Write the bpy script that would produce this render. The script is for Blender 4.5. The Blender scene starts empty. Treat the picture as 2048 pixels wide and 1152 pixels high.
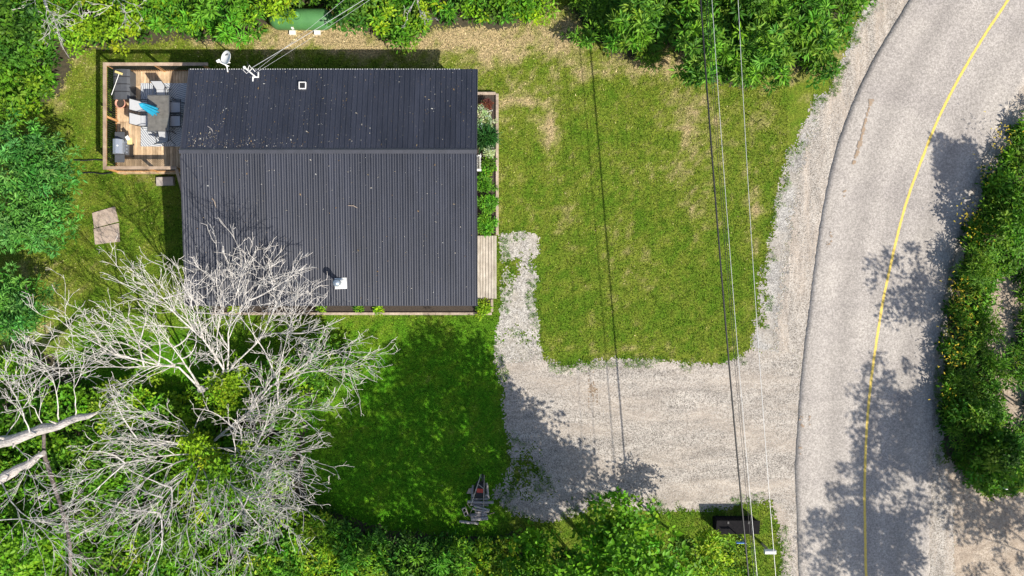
import bpy, math
import numpy as np
from mathutils import Vector, Matrix

# ------------------------------------------------------------------ camera, sky, sun, exposure
SC = bpy.context.scene
COL = SC.collection
H = 34.13            # drone height in metres; ground scale is 40 photo pixels per metre
cam_d = bpy.data.cameras.new("camera"); cam_d.lens = 24.0; cam_d.sensor_width = 36.0
cam_d.clip_start = 0.5; cam_d.clip_end = 1200
cam = bpy.data.objects.new("camera", cam_d); COL.objects.link(cam)
cam.location = (0, 0, H); cam.rotation_euler = (0, 0, 0)
SC.camera = cam

SUN = Vector((0.80, -0.70, 1.0)).normalized()      # direction towards the sun
world = bpy.data.worlds.new("World"); SC.world = world; world.use_nodes = True
wn = world.node_tree
bg = wn.nodes["Background"]
sky = wn.nodes.new("ShaderNodeTexSky"); sky.sky_type = 'NISHITA'; sky.sun_disc = False
sky.sun_elevation = math.asin(SUN.z)
sky.sun_rotation = math.atan2(SUN.x, SUN.y)
sky.air_density = 1.0; sky.dust_density = 1.6
wn.links.new(sky.outputs[0], bg.inputs[0]); bg.inputs[1].default_value = 0.097
sun_d = bpy.data.lights.new("sun", 'SUN'); sun_d.energy = 4.4; sun_d.angle = math.radians(0.5)
sun_d.color = (1.0, 0.935, 0.83)
sun = bpy.data.objects.new("sun", sun_d); COL.objects.link(sun)
sun.rotation_euler = SUN.to_track_quat('Z', 'Y').to_euler(); sun.location = (30, -26, 40)
vs = SC.view_settings
vs.view_transform = 'Standard'; vs.look = 'None'; vs.gamma = 1.0; vs.exposure = 0.85; vs.use_curve_mapping = False

RNG = np.random.default_rng(11)

# ------------------------------------------------------------------ helpers
def P(px, py, h=0.0):
    """photo pixel + real height -> world point"""
    k = (H - h) / H / 40.0
    return ((px - 1024) * k, (576 - py) * k, h)

ORIG = {}
def tag(o, label=None, cat=None, group=None, kind=None):
    if label: o["label"] = label
    if cat: o["category"] = cat
    if group: o["group"] = group
    if kind: o["kind"] = kind
    return o
def thing(name, loc, label, cat, group=None, rz=0.0):
    o = bpy.data.objects.new(name, None); COL.objects.link(o)
    o.location = loc; o.rotation_euler = (0, 0, rz); o.empty_display_size = 0.2
    ORIG[o.name] = Vector(loc)
    return tag(o, label, cat, group)
def link(name, me, parent=None):
    o = bpy.data.objects.new(name, me); COL.objects.link(o)
    if parent is not None:
        o.parent = parent; ORIG[o.name] = ORIG[parent.name]
    else:
        ORIG[o.name] = Vector((0, 0, 0))
    return o
def np_mesh(name, V, F, mat, parent=None, col=None, smooth=False):
    """V (n,3) world coords, F (m,k) uniform polygons, col (n,3) point colours"""
    V = np.asarray(V, np.float32); F = np.asarray(F, np.int32)
    if parent is not None: V = V - np.array(ORIG[parent.name], np.float32)
    me = bpy.data.meshes.new(name)
    m, k = F.shape
    me.vertices.add(len(V)); me.vertices.foreach_set("co", V.ravel())
    me.loops.add(m * k); me.loops.foreach_set("vertex_index", F.ravel())
    me.polygons.add(m); me.polygons.foreach_set("loop_start", np.arange(0, m * k, k, dtype=np.int32))
    if smooth: me.polygons.foreach_set("use_smooth", np.ones(m, bool))
    me.update(calc_edges=True)
    if col is not None:
        a = me.attributes.new("Col", 'FLOAT_COLOR', 'POINT')
        c = np.ones((len(V), 4), np.float32); c[:, :3] = col
        a.data.foreach_set("color", c.ravel())
    me.materials.append(mat)
    return link(name, me, parent)

class MB:
    """collects shapes (world or local coords) into one mesh"""
    def __init__(s): s.v = []; s.f = []
    def add(s, vs, fs, M=None):
        n = len(s.v)
        s.v += [tuple(M @ Vector(p)) if M is not None else tuple(p) for p in vs]
        s.f += [tuple(i + n for i in f) for f in fs]; return s
    def box(s, c, d, rz=0.0, M=None, taper=1.0, bev=0.0):
        x, y, z = d[0] / 2, d[1] / 2, d[2] / 2
        vs = []
        if bev <= 0:
            for sz, t in ((-1, 1), (1, taper)):
                for sx, sy in ((-1, -1), (1, -1), (1, 1), (-1, 1)): vs.append((sx * x * t, sy * y * t, sz * z))
            fs = [(0, 3, 2, 1), (4, 5, 6, 7), (0, 1, 5, 4), (1, 2, 6, 5), (2, 3, 7, 6), (3, 0, 4, 7)]
        else:                       # bevelled top edge
            for zz, i in ((-z, 0), (z - bev, 0), (z, bev)):
                for sx, sy in ((-1, -1), (1, -1), (1, 1), (-1, 1)): vs.append((sx * (x - i), sy * (y - i), zz))
            fs = [(0, 3, 2, 1), (8, 9, 10, 11)]
            for b in (0, 4):
                for i in range(4):
                    j = (i + 1) % 4; fs.append((b + i, b + j, b + 4 + j, b + 4 + i))
        R = Matrix.Translation(c) @ Matrix.Rotation(rz, 4, 'Z')
        if M is not None: R = M @ R
        return s.add(vs, fs, R)
    def tube(s, pts, rad, n=8, caps=True):
        pts = [Vector(p) for p in pts]
        if not hasattr(rad, '__len__'): rad = [rad] * len(pts)
        vs, fs = [], []
        ref = None
        for i, p in enumerate(pts):
            d = (pts[min(i + 1, len(pts) - 1)] - pts[max(i - 1, 0)])
            if d.length < 1e-9: d = Vector((0, 0, 1))
            d.normalize()
            if ref is None:
                ref = d.cross(Vector((0, 0, 1)) if abs(d.z) < 0.9 else Vector((1, 0, 0))).normalized()
            u = (ref - d * ref.dot(d))
            u = u.normalized() if u.length > 1e-6 else d.orthogonal().normalized()
            ref = u; w = d.cross(u)
            for k in range(n):
                a = 2 * math.pi * k / n
                vs.append(p + (u * math.cos(a) + w * math.sin(a)) * rad[i])
        for i in range(len(pts) - 1):
            for k in range(n):
                k2 = (k + 1) % n
                fs.append((i * n + k, i * n + k2, (i + 1) * n + k2, (i + 1) * n + k))
        if caps:
            fs.append(tuple(range(n - 1, -1, -1))); fs.append(tuple((len(pts) - 1) * n + k for k in range(n)))
        return s.add(vs, fs)
    def lathe(s, c, prof, n=20, M=None):
        vs, fs = [], []
        for r, z in prof:
            for k in range(n):
                a = 2 * math.pi * k / n; vs.append((r * math.cos(a), r * math.sin(a), z))
        for i in range(len(prof) - 1):
            for k in range(n):
                k2 = (k + 1) % n; fs.append((i * n + k, i * n + k2, (i + 1) * n + k2, (i + 1) * n + k))
        if prof[0][0] > 1e-4: fs.append(tuple(range(n - 1, -1, -1)))
        if prof[-1][0] > 1e-4: fs.append(tuple((len(prof) - 1) * n + k for k in range(n)))
        T = Matrix.Translation(c)
        if M is not None: T = T @ M
        return s.add(vs, fs, T)
    def mesh(s, name, mat, origin=(0, 0, 0), smooth=False):
        me = bpy.data.meshes.new(name)
        o = Vector(origin)
        me.from_pydata([tuple(Vector(p) - o) for p in s.v], [], s.f); me.update()
        if smooth: me.polygons.foreach_set("use_smooth", np.ones(len(me.polygons), bool))
        me.materials.append(mat); return me
    def build(s, name, mat, parent=None, smooth=False, local=False):
        o = (0, 0, 0) if (local or parent is None) else ORIG[parent.name]
        return link(name, s.mesh(name, mat, o, smooth), parent)
    def single(s, name, mat, base, smooth=False, rz=0.0):
        """top-level one-mesh thing whose origin stands at base"""
        ob = link(name, s.mesh(name, mat, base, smooth)); ob.location = base; ORIG[ob.name] = Vector(base)
        return ob
def dup(root, loc, rz=0.0, parent=None):
    c = root.copy(); COL.objects.link(c)
    if parent is None: c.location = loc; c.rotation_euler = (0, 0, rz)
    else: c.parent = parent
    ORIG[c.name] = Vector(loc)
    for ch in [o for o in root.children]: dup(ch, loc, rz, c)
    return c

# numpy value noise -------------------------------------------------
_T = np.random.default_rng(5).random((256, 256)).astype(np.float32)
def vnoise(x, y, s, seed=0):
    x = np.asarray(x) * s + seed * 17.31; y = np.asarray(y) * s + seed * 9.77
    xi = np.floor(x).astype(int); yi = np.floor(y).astype(int); fx = x - xi; fy = y - yi
    fx = fx * fx * (3 - 2 * fx); fy = fy * fy * (3 - 2 * fy)
    g = lambda a, b: _T[a % 256, b % 256]
    return (g(xi, yi) * (1 - fx) + g(xi + 1, yi) * fx) * (1 - fy) + (g(xi, yi + 1) * (1 - fx) + g(xi + 1, yi + 1) * fx) * fy
def fbm(x, y, s, o=4, seed=0):
    t = 0; a = 0.5; n = 0
    for i in range(o):
        t = t + a * vnoise(x, y, s * 2 ** i, seed + i); n += a; a *= 0.55
    return t / n
def inpoly(px, py, poly):
    px = np.asarray(px, float); py = np.asarray(py, float); r = np.zeros(px.shape, bool)
    n = len(poly); j = n - 1
    for i in range(n):
        xi, yi = poly[i]; xj, yj = poly[j]
        c = ((yi > py) != (yj > py)) & (px < (xj - xi) * (py - yi) / (yj - yi + 1e-12) + xi)
        r ^= c; j = i
    return r

# ------------------------------------------------------------------ materials
def nodes_of(m): return m.node_tree.nodes, m.node_tree.links
def new_mat(name):
    m = bpy.data.materials.new(name); m.use_nodes = True; return m
def ramp(n, l, fac, stops):
    r = n.new("ShaderNodeValToRGB"); e = r.color_ramp.elements
    e[0].position, e[0].color = stops[0][0], (*stops[0][1], 1)
    e[1].position, e[1].color = stops[-1][0], (*stops[-1][1], 1)
    for p, c in stops[1:-1]:
        x = e.new(p); x.color = (*c, 1)
    l.new(fac, r.inputs[0]); return r.outputs[0]
def noise(n, l, scale, detail=4, rough=0.6, vec=None, dist=0.0):
    t = n.new("ShaderNodeTexNoise"); t.inputs["Scale"].default_value = scale
    t.inputs["Detail"].default_value = detail; t.inputs["Roughness"].default_value = rough
    t.inputs["Distortion"].default_value = dist
    if vec is not None: l.new(vec, t.inputs["Vector"])
    return t.outputs["Fac"]
def wpos(n, l, sc=(1, 1, 1)):
    g = n.new("ShaderNodeNewGeometry"); mp = n.new("ShaderNodeMapping"); mp.inputs["Scale"].default_value = sc
    l.new(g.outputs["Position"], mp.inputs["Vector"]); return mp.outputs[0]
def mixc(n, l, a, b, fac, mode='MIX'):
    m = n.new("ShaderNodeMix"); m.data_type = 'RGBA'; m.blend_type = mode
    if isinstance(fac, float): m.inputs[0].default_value = fac
    else: l.new(fac, m.inputs[0])
    for i, v in ((6, a), (7, b)):
        if isinstance(v, tuple): m.inputs[i].default_value = (*v, 1)
        else: l.new(v, m.inputs[i])
    return m.outputs[2]
def bump(n, l, h, strength, dist, bsdf):
    b = n.new("ShaderNodeBump"); b.inputs["Strength"].default_value = strength; b.inputs["Distance"].default_value = dist
    l.new(h, b.inputs["Height"]); l.new(b.outputs[0], bsdf.inputs["Normal"])
def simple(name, c1, c2=None, rough=0.7, scale=6.0, metal=0.0, stretch=(1, 1, 1), bmp=0.0, spec=0.4, detail=5, obj_var=0.0):
    m = new_mat(name); n, l = nodes_of(m); b = n["Principled BSDF"]
    b.inputs["Roughness"].default_value = rough; b.inputs["Metallic"].default_value = metal
    b.inputs["Specular IOR Level"].default_value = spec
    c2 = c2 or tuple(x * 0.6 for x in c1)
    f = noise(n, l, scale, detail, 0.65, wpos(n, l, stretch))
    c = ramp(n, l, f, [(0.3, c2), (0.7, c1)])
    if obj_var > 0:
        oi = n.new("ShaderNodeObjectInfo")
        v = ramp(n, l, oi.outputs["Random"], [(0, (1 - obj_var,) * 3), (1, (1 + obj_var * 0.6,) * 3)])
        c = mixc(n, l, c, v, 1.0, 'MULTIPLY')
    l.new(c, b.inputs["Base Color"])
    if bmp > 0: bump(n, l, f, bmp, 0.02, b)
    return m
def leaf_mat(name="leaf", trans=0.28, rough=0.5):
    m = new_mat(name); n, l = nodes_of(m); b = n["Principled BSDF"]
    a = n.new("ShaderNodeAttribute"); a.attribute_name = "Col"
    l.new(a.outputs["Color"], b.inputs["Base Color"]); b.inputs["Roughness"].default_value = rough
    b.inputs["Specular IOR Level"].default_value = 0.16
    t = n.new("ShaderNodeBsdfTranslucent")
    tc = mixc(n, l, a.outputs["Color"], (1.0, 1.15, 0.35), 1.0, 'MULTIPLY'); l.new(tc, t.inputs[0])
    mx = n.new("ShaderNodeMixShader"); mx.inputs[0].default_value = trans
    l.new(b.outputs[0], mx.inputs[1]); l.new(t.outputs[0], mx.inputs[2])
    l.new(mx.outputs[0], n["Material Output"].inputs[0]); return m
LEAF = leaf_mat()
GRASS = leaf_mat("grass_blade", 0.2, 0.6)
def vcol_mat(name, rough=0.8):
    m = new_mat(name); n, l = nodes_of(m); b = n["Principled BSDF"]
    a = n.new("ShaderNodeAttribute"); a.attribute_name = "Col"
    l.new(a.outputs["Color"], b.inputs["Base Color"]); b.inputs["Roughness"].default_value = rough
    b.inputs["Specular IOR Level"].default_value = 0.2; return m
FLECK = vcol_mat("fleck")

def lawn_mat():
    m = new_mat("lawn"); n, l = nodes_of(m); b = n["Principled BSDF"]; p = wpos(n, l)
    a = n.new("ShaderNodeAttribute"); a.attribute_name = "Col"
    f2 = noise(n, l, 9.0, 6, 0.75, p)
    c = mixc(n, l, a.outputs["Color"], ramp(n, l, f2, [(0.3, (0.30, 0.32, 0.28)), (0.7, (1.55, 1.5, 1.4))]), 1.0, 'MULTIPLY')
    f3 = noise(n, l, 19.0, 4, 0.8, p)
    c = mixc(n, l, c, ramp(n, l, f3, [(0.35, (0.3, 0.32, 0.3)), (0.66, (1.5, 1.45, 1.4))]), 1.0, 'MULTIPLY')
    l.new(c, b.inputs["Base Color"]); b.inputs["Roughness"].default_value = 0.9; b.inputs["Specular IOR Level"].default_value = 0.1
    bump(n, l, f3, 0.6, 0.03, b); return m
def gravel_mat(name, cols, big, bigcol, speck=38.0, track=(1, 1, 1)):
    m = new_mat(name); n, l = nodes_of(m); b = n["Principled BSDF"]; p = wpos(n, l)
    v = n.new("ShaderNodeTexVoronoi"); v.inputs["Scale"].default_value = speck * 0.6; l.new(p, v.inputs["Vector"])
    sep = n.new("ShaderNodeSeparateColor"); l.new(v.outputs["Color"], sep.inputs[0])
    c = ramp(n, l, sep.outputs[0], [(0.0, cols[0]), (0.45, cols[1]), (1.0, cols[2])])
    f = noise(n, l, speck, 3, 0.7, p)
    c = mixc(n, l, c, ramp(n, l, f, [(0.32, (0.62, 0.61, 0.6)), (0.68, (1.2, 1.2, 1.2))]), 1.0, 'MULTIPLY')
    g = noise(n, l, big, 5, 0.6, wpos(n, l, track), 0.4)
    c = mixc(n, l, c, bigcol, ramp(n, l, g, [(0.42, (0, 0, 0)), (0.72, (0.75, 0.75, 0.75))]))
    st = noise(n, l, big * 1.7, 6, 0.7, wpos(n, l, tuple(q * 1.3 for q in track)), 0.8)
    c = mixc(n, l, c, ramp(n, l, st, [(0.35, (0.74, 0.73, 0.72)), (0.65, (1.14, 1.13, 1.11))]), 1.0, 'MULTIPLY')
    l.new(c, b.inputs["Base Color"]); b.inputs["Roughness"].default_value = 0.92; b.inputs["Specular IOR Level"].default_value = 0.15
    bump(n, l, f, 0.7, 0.03, b); return m
def asphalt_mat():
    m = new_mat("asphalt"); n, l = nodes_of(m); b = n["Principled BSDF"]; p = wpos(n, l)
    f = noise(n, l, 12.0, 5, 0.85, p)
    c = ramp(n, l, f, [(0.32, (0.155, 0.145, 0.135)), (0.5, (0.30, 0.281, 0.263)), (0.68, (0.485, 0.456, 0.428))])
    g = noise(n, l, 0.35, 5, 0.6, p, 0.6)
    c = mixc(n, l, c, ramp(n, l, g, [(0.3, (0.86, 0.84, 0.84)), (0.7, (1.13, 1.11, 1.08))]), 1.0, 'MULTIPLY')
    a = n.new("ShaderNodeAttribute"); a.attribute_name = "Col"
    c = mixc(n, l, c, a.outputs["Color"], 1.0, 'MULTIPLY')
    l.new(c, b.inputs["Base Color"]); b.inputs["Roughness"].default_value = 0.85; b.inputs["Specular IOR Level"].default_value = 0.25
    bump(n, l, f, 0.5, 0.015, b); return m
def paint_mat():
    m = new_mat("yellow_paint"); n, l = nodes_of(m); b = n["Principled BSDF"]; p = wpos(n, l)
    f = noise(n, l, 22.0, 5, 0.8, p)
    c = ramp(n, l, f, [(0.33, (0.30, 0.26, 0.17)), (0.42, (0.54, 0.38, 0.07)), (0.55, (0.64, 0.47, 0.09)), (0.75, (0.70, 0.55, 0.14))])
    l.new(c, b.inputs["Base Color"]); b.inputs["Roughness"].default_value = 0.7; return m
def wood_mat(name, c1, c2, stretch=(14, 1.2, 14), var=0.25):
    m = new_mat(name); n, l = nodes_of(m); b = n["Principled BSDF"]; p = wpos(n, l, stretch)
    f = noise(n, l, 1.6, 6, 0.7, p)
    c = ramp(n, l, f, [(0.28, c2), (0.7, c1)])
    f2 = noise(n, l, 2.2, 4, 0.6, wpos(n, l))
    c = mixc(n, l, c, ramp(n, l, f2, [(0.3, (0.7, 0.68, 0.66)), (0.65, (1.1, 1.1, 1.1))]), 1.0, 'MULTIPLY')
    oi = n.new("ShaderNodeObjectInfo")
    c = mixc(n, l, c, ramp(n, l, oi.outputs["Random"], [(0, (1 - var,) * 3), (1, (1 + var,) * 3)]), 1.0, 'MULTIPLY')
    l.new(c, b.inputs["Base Color"]); b.inputs["Roughness"].default_value = 0.75; b.inputs["Specular IOR Level"].default_value = 0.25
    bump(n, l, f, 0.3, 0.01, b); return m
def roof_mat():
    m = new_mat("roof_steel"); n, l = nodes_of(m); b = n["Principled BSDF"]
    f = noise(n, l, 1.3, 6, 0.7, wpos(n, l, (1, 0.25, 1)))
    c = ramp(n, l, f, [(0.3, (0.016, 0.018, 0.026)), (0.7, (0.030, 0.033, 0.047))])
    oi = n.new("ShaderNodeObjectInfo")
    c = mixc(n, l, c, ramp(n, l, oi.outputs["Random"], [(0, (0.86,) * 3), (1, (1.12,) * 3)]), 1.0, 'MULTIPLY')
    f2 = noise(n, l, 30, 3, 0.7, wpos(n, l, (1, 0.5, 1)))
    c = mixc(n, l, c, (0.17, 0.16, 0.14), ramp(n, l, f2, [(0.62, (0, 0, 0)), (0.78, (0.55, 0.55, 0.55))]))
    l.new(c, b.inputs["Base Color"]); b.inputs["Roughness"].default_value = 0.40; b.inputs["Specular IOR Level"].default_value = 0.6
    return m

M_LAWN = lawn_mat()
M_GRAVEL = gravel_mat("driveway_gravel", [(0.15, 0.136, 0.12), (0.36, 0.333, 0.302), (0.51, 0.475, 0.433)], 0.7, (0.40, 0.345, 0.29), track=(.3, 1.2, 1))
M_PATH = gravel_mat("path_gravel", [(0.18, 0.17, 0.15), (0.385, 0.37, 0.345), (0.53, 0.515, 0.485)], 1.3, (0.36, 0.33, 0.28), 32)
M_SHOULDER = gravel_mat("shoulder_gravel", [(0.18, 0.162, 0.14), (0.375, 0.345, 0.31), (0.51, 0.475, 0.433)], 0.8, (0.43, 0.36, 0.295), track=(1.5, .25, 1))
M_VERGE = gravel_mat("verge_gravel", [(0.17, 0.165, 0.155), (0.35, 0.34, 0.325), (0.49, 0.48, 0.46)], 0.7, (0.34, 0.30, 0.25))
M_SCORCH_SHADOW = gravel_mat("scorched_gravel", [(0.15, 0.115, 0.08), (0.26, 0.20, 0.145), (0.36, 0.29, 0.22)], 2.0, (0.24, 0.18, 0.13))
M_DIRT = gravel_mat("dirt", [(0.26, 0.21, 0.165), (0.40, 0.34, 0.275), (0.50, 0.43, 0.36)], 0.9, (0.33, 0.26, 0.20))
M_ASPHALT = asphalt_mat(); M_PAINT = paint_mat()
M_RUST = simple("rust_stain", (0.30, 0.205, 0.125), (0.25, 0.21, 0.17), 0.9, 9)
M_ROOF = roof_mat()
M_TRIM = simple("roof_trim", (0.055, 0.057, 0.07), (0.04, 0.042, 0.05), 0.4, 2)
M_SIDING = simple("siding", (0.42, 0.40, 0.36), (0.36, 0.34, 0.31), 0.7, 3)
M_DECK = wood_mat("deck_wood", (0.60, 0.45, 0.29), (0.34, 0.23, 0.135))
M_RAIL = wood_mat("rail_wood", (0.40, 0.31, 0.225), (0.25, 0.18, 0.13), (3, 3, 3), 0.12)
M_POST = wood_mat("post_wood", (0.55, 0.31, 0.13), (0.40, 0.20, 0.08), (8, 8, 2), 0.1)
M_TIMBER = wood_mat("weathered_timber", (0.42, 0.35, 0.28), (0.24, 0.185, 0.145), (4, 4, 4), 0.18)
M_BOARD = wood_mat("walk_board", (0.47, 0.43, 0.37), (0.25, 0.215, 0.175), (14, 1.0, 14), 0.15)
M_BLACK = simple("black_metal", (0.02, 0.02, 0.022), (0.014, 0.014, 0.016), 0.5, 5)
M_BLACKWOOD = simple("black_stained_wood", (0.014, 0.013, 0.014), (0.008, 0.008, 0.009), 0.95, 8, spec=0.05)
M_DGREY = simple("dark_grey_plastic", (0.075, 0.08, 0.088), (0.05, 0.053, 0.06), 0.5, 3)
M_STEEL = simple("brushed_steel", (0.42, 0.46, 0.52), (0.34, 0.37, 0.42), 0.32, 10, 0.55, (1, 12, 1))
M_WHITE = simple("white_paint", (0.72, 0.72, 0.70), (0.60, 0.60, 0.58), 0.5, 6)
M_GALV = simple("galvanised", (0.34, 0.40, 0.46), (0.26, 0.31, 0.37), 0.35, 7, 0.6)
M_FABRIC = simple("grey_sling", (0.40, 0.41, 0.43), (0.33, 0.34, 0.36), 0.85, 30)
M_TEAL = simple("teal_canvas", (0.015, 0.30, 0.46), (0.01, 0.20, 0.34), 0.75, 12)
M_TERRA = simple("terracotta", (0.50, 0.26, 0.19), (0.42, 0.21, 0.15), 0.8, 6)
M_SOIL = simple("soil", (0.055, 0.042, 0.032), (0.03, 0.023, 0.018), 0.95, 14, bmp=0.8)
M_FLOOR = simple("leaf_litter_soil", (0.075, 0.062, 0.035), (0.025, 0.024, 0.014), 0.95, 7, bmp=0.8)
M_YELLOW = simple("yellow_bristle", (0.60, 0.50, 0.22), (0.5, 0.40, 0.16), 0.8, 20)
M_CONC = simple("concrete", (0.40, 0.36, 0.33), (0.29, 0.255, 0.23), 0.9, 5, bmp=0.3)
M_SLAB = simple("weathered_slab", (0.42, 0.34, 0.28), (0.27, 0.21, 0.17), 0.9, 4, bmp=0.3)
M_TANK = simple("green_tank_paint", (0.075, 0.20, 0.065), (0.055, 0.155, 0.05), 0.35, 2)
M_BLUE = simple("blue_sign", (0.05, 0.20, 0.55), (0.04, 0.16, 0.45), 0.4, 4)
M_RED = simple("red_plastic", (0.55, 0.06, 0.035), (0.42, 0.05, 0.03), 0.5, 6)
M_LOG = simple("log_bark", (0.42, 0.39, 0.38), (0.20, 0.18, 0.175), 0.9, 7, stretch=(1.5, 6, 6), bmp=0.6, obj_var=0.3)
M_DEAD = simple("dead_wood", (0.65, 0.62, 0.585), (0.24, 0.22, 0.20), 0.85, 6, bmp=0.6, detail=8)
M_SNAG = simple("weathered_snag", (0.60, 0.56, 0.52), (0.16, 0.135, 0.12), 0.9, 3.2, stretch=(1.2, 7, 7), bmp=1.0, detail=9)
M_DARKBARK = simple("dark_bark", (0.16, 0.13, 0.12), (0.07, 0.055, 0.05), 0.9, 7, bmp=0.5)
M_BARK = simple("bark", (0.13, 0.10, 0.08), (0.06, 0.045, 0.035), 0.9, 6, bmp=0.5)
M_CABLE_B = simple("black_cable", (0.018, 0.018, 0.02), (0.012, 0.012, 0.013), 0.5, 4)
M_CABLE_W = simple("aluminium_cable", (0.62, 0.62, 0.62), (0.5, 0.5, 0.5), 0.4, 4, 0.3)
M_POLE = simple("pole_wood", (0.22, 0.17, 0.13), (0.14, 0.10, 0.08), 0.9, 5, stretch=(6, 6, 1))
def glass_table():
    m = new_mat("table_glass"); n, l = nodes_of(m); b = n["Principled BSDF"]
    f = noise(n, l, 5, 5, 0.7, wpos(n, l))
    l.new(ramp(n, l, f, [(0.3, (0.11, 0.105, 0.095)), (0.7, (0.20, 0.19, 0.17))]), b.inputs["Base Color"])
    b.inputs["Roughness"].default_value = 0.28; b.inputs["Alpha"].default_value = 0.82; return m
M_GLASS = glass_table()
def rug_mat():
    m = new_mat("rug"); n, l = nodes_of(m); b = n["Principled BSDF"]; p = wpos(n, l)
    # palm-leaf herringbone: stripes whose direction flips from cell to cell
    v = n.new("ShaderNodeTexVoronoi"); v.inputs["Scale"].default_value = 1.7; l.new(p, v.inputs["Vector"])
    sep = n.new("ShaderNodeSeparateColor"); l.new(v.outputs["Color"], sep.inputs[0])
    sx = n.new("ShaderNodeSeparateXYZ"); l.new(p, sx.inputs[0])
    def math_(op, a, b_):
        k = n.new("ShaderNodeMath"); k.operation = op
        for i, q in enumerate((a, b_)):
            if isinstance(q, (int, float)): k.inputs[i].default_value = q
            else: l.new(q, k.inputs[i])
        return k.outputs[0]
    ang = math_('MULTIPLY', sep.outputs[0], 3.14)
    s = math_('ADD', math_('MULTIPLY', sx.outputs[0], math_('COSINE', ang, 0)), math_('MULTIPLY', sx.outputs[1], math_('SINE', ang, 0)))
    w = math_('SINE', math_('MULTIPLY', s, 70.0), 0)
    l.new(ramp(n, l, w, [(0.3, (0.22, 0.24, 0.27)), (0.6, (0.58, 0.59, 0.59))]), b.inputs["Base Color"])
    b.inputs["Roughness"].default_value = 0.95; return m
M_RUG = rug_mat()

# ------------------------------------------------------------------ ground fields
DRY = [(1060, 205, 55, 14, .55), (1103, 268, 18, 55, .6), (1250, 135, 150, 30, .35), (1375, 250, 45, 80, .32), (1400, 380, 40, 60, .22),
       (1340, 110, 60, 35, .5), (700, 80, 320, 28, .8), (960, 75, 130, 45, .5), (560, 75, 90, 30, .35), (140, 150, 40, 60, .35),
       (180, 90, 60, 14, .5), (1540, 250, 40, 60, .25), (1500, 420, 18, 160, .3), (1430, 432, 12, 14, .6), (1130, 60, 30, 50, .6),
       (1560, 130, 80, 40, .25), (60, 680, 90, 40, .35), (330, 345, 60, 10, .4), (1300, 705, 190, 12, .35), (1130, 420, 40, 60, .12),
       (100, 560, 60, 60, .3), (1270, 560, 90, 70, .14), (660, 860, 50, 130, .12)]
def dryness(x, y):
    px = 1024 + 40 * x; py = 576 - 40 * y
    d = 0.35 * (fbm(x, y, 0.22, 4, 3) - 0.5) + 0.6 * (fbm(x, y, 1.1, 4, 9) - 0.5) + 0.9 * (fbm(x, y, 4.0, 3, 13) - 0.5) + 0.275
    mot = 0.35 + 1.3 * np.clip(fbm(x, y, 1.5, 4, 29) * 1.6 - .3, 0, 1)
    wx = 40 * (fbm(x, y, .7, 3, 33) - .5) * 1.6; wy = 40 * (fbm(x, y, .7, 3, 37) - .5) * 1.6
    for cx, cy, rx, ry, a in DRY:
        d = d + a * mot * np.exp(-((px + wx - cx) / rx) ** 2 - ((py + wy - cy) / ry) ** 2)
    d = d - 0.10 * ((py > 640) & (px < 1010) & (px > 560))
    d = d + np.clip((480 - py) / 480, 0, 1) * 0.14 * (px > 700) - np.clip((py - 330) / 250, 0, 1) * .10
    return np.clip(d, 0, 1)
def lawn_col(x, y, d):
    t = np.clip(d, 0, 1)[:, None]
    px = 1024 + 40 * x; py = 576 - 40 * y     # deep green of the tree shade painted into the south-west lawn colour
    shade_tint = np.clip((py - 600) / 120, 0, 1) * np.clip((1040 - px) / 60, 0, 1); shade_tint = shade_tint[:, None]
    g0 = np.array([0.086, 0.172, 0.012]) * (1 - shade_tint) + np.array([0.065, 0.225, 0.008]) * shade_tint
    g1 = np.array([0.168, 0.213, 0.028]) * (1 - shade_tint) + np.array([0.15, 0.29, 0.014]) * shade_tint; tan = np.array([0.44, 0.355, 0.215])
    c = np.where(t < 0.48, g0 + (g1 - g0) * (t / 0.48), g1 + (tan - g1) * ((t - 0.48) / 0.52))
    return c

DRIVE = [(985, 700), (1000, 800), (1012, 900), (1000, 950), (975, 985), (1010, 1025), (1100, 1045), (1200, 1012), (1300, 1022), (1400, 1022),
         (1470, 1010), (1545, 1000), (1600, 1040), (1600, 700), (1508, 700), (1450, 724), (1400, 730), (1300, 720), (1200, 718), (1130, 736), (1090, 722), (1085, 690), (985, 690)]
PATH = [(997, 466), (1040, 462), (1082, 470), (1078, 600), (1084, 700), (1092, 730), (985, 730), (990, 650), (996, 600)]
ROAD_L = [(2030, -330), (1905, -140), (1818, 0), (1775, 70), (1730, 150), (1695, 230), (1668, 310), (1650, 390), (1637, 470), (1627, 550), (1618, 620),
          (1608, 700), (1600, 780), (1594, 860), (1591, 940), (1592, 1010), (1595, 1080), (1598, 1152), (1606, 1300), (1620, 1500)]
ROAD_R = [(2290, -180), (2160, 10), (2085, 110), (2048, 165), (2010, 228), (1978, 295), (1950, 370), (1930, 440), (1912, 505), (1897, 565), (1886, 640), (1876, 720),
          (1869, 800), (1865, 900), (1861, 1000), (1858, 1080), (1857, 1152), (1864, 1300), (1880, 1500)]
LINE_C = [(2165, -255), (2080, -100), (2015, 0), (1962, 80), (1912, 165), (1872, 245), (1840, 325), (1813, 400), (1795, 465), (1779, 535), (1765, 600), (1752, 680),
          (1741, 760), (1734, 830), (1730, 900), (1728, 980), (1729, 1060), (1731, 1152), (1738, 1300), (1752, 1500)]
SHOULDER = [(1960, -330), (1810, -120), (1738, 0), (1704, 70), (1668, 150), (1632, 200), (1596, 250), (1574, 310), (1552, 380), (1538, 430), (1524, 500), (1518, 560),
            (1516, 620), (1505, 700), (1540, 760), (1540, 1000), (1552, 1080), (1560, 1152), (1560, 1500)] + [(x + 14, y) for x, y in ROAD_L[::-1]]
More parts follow.
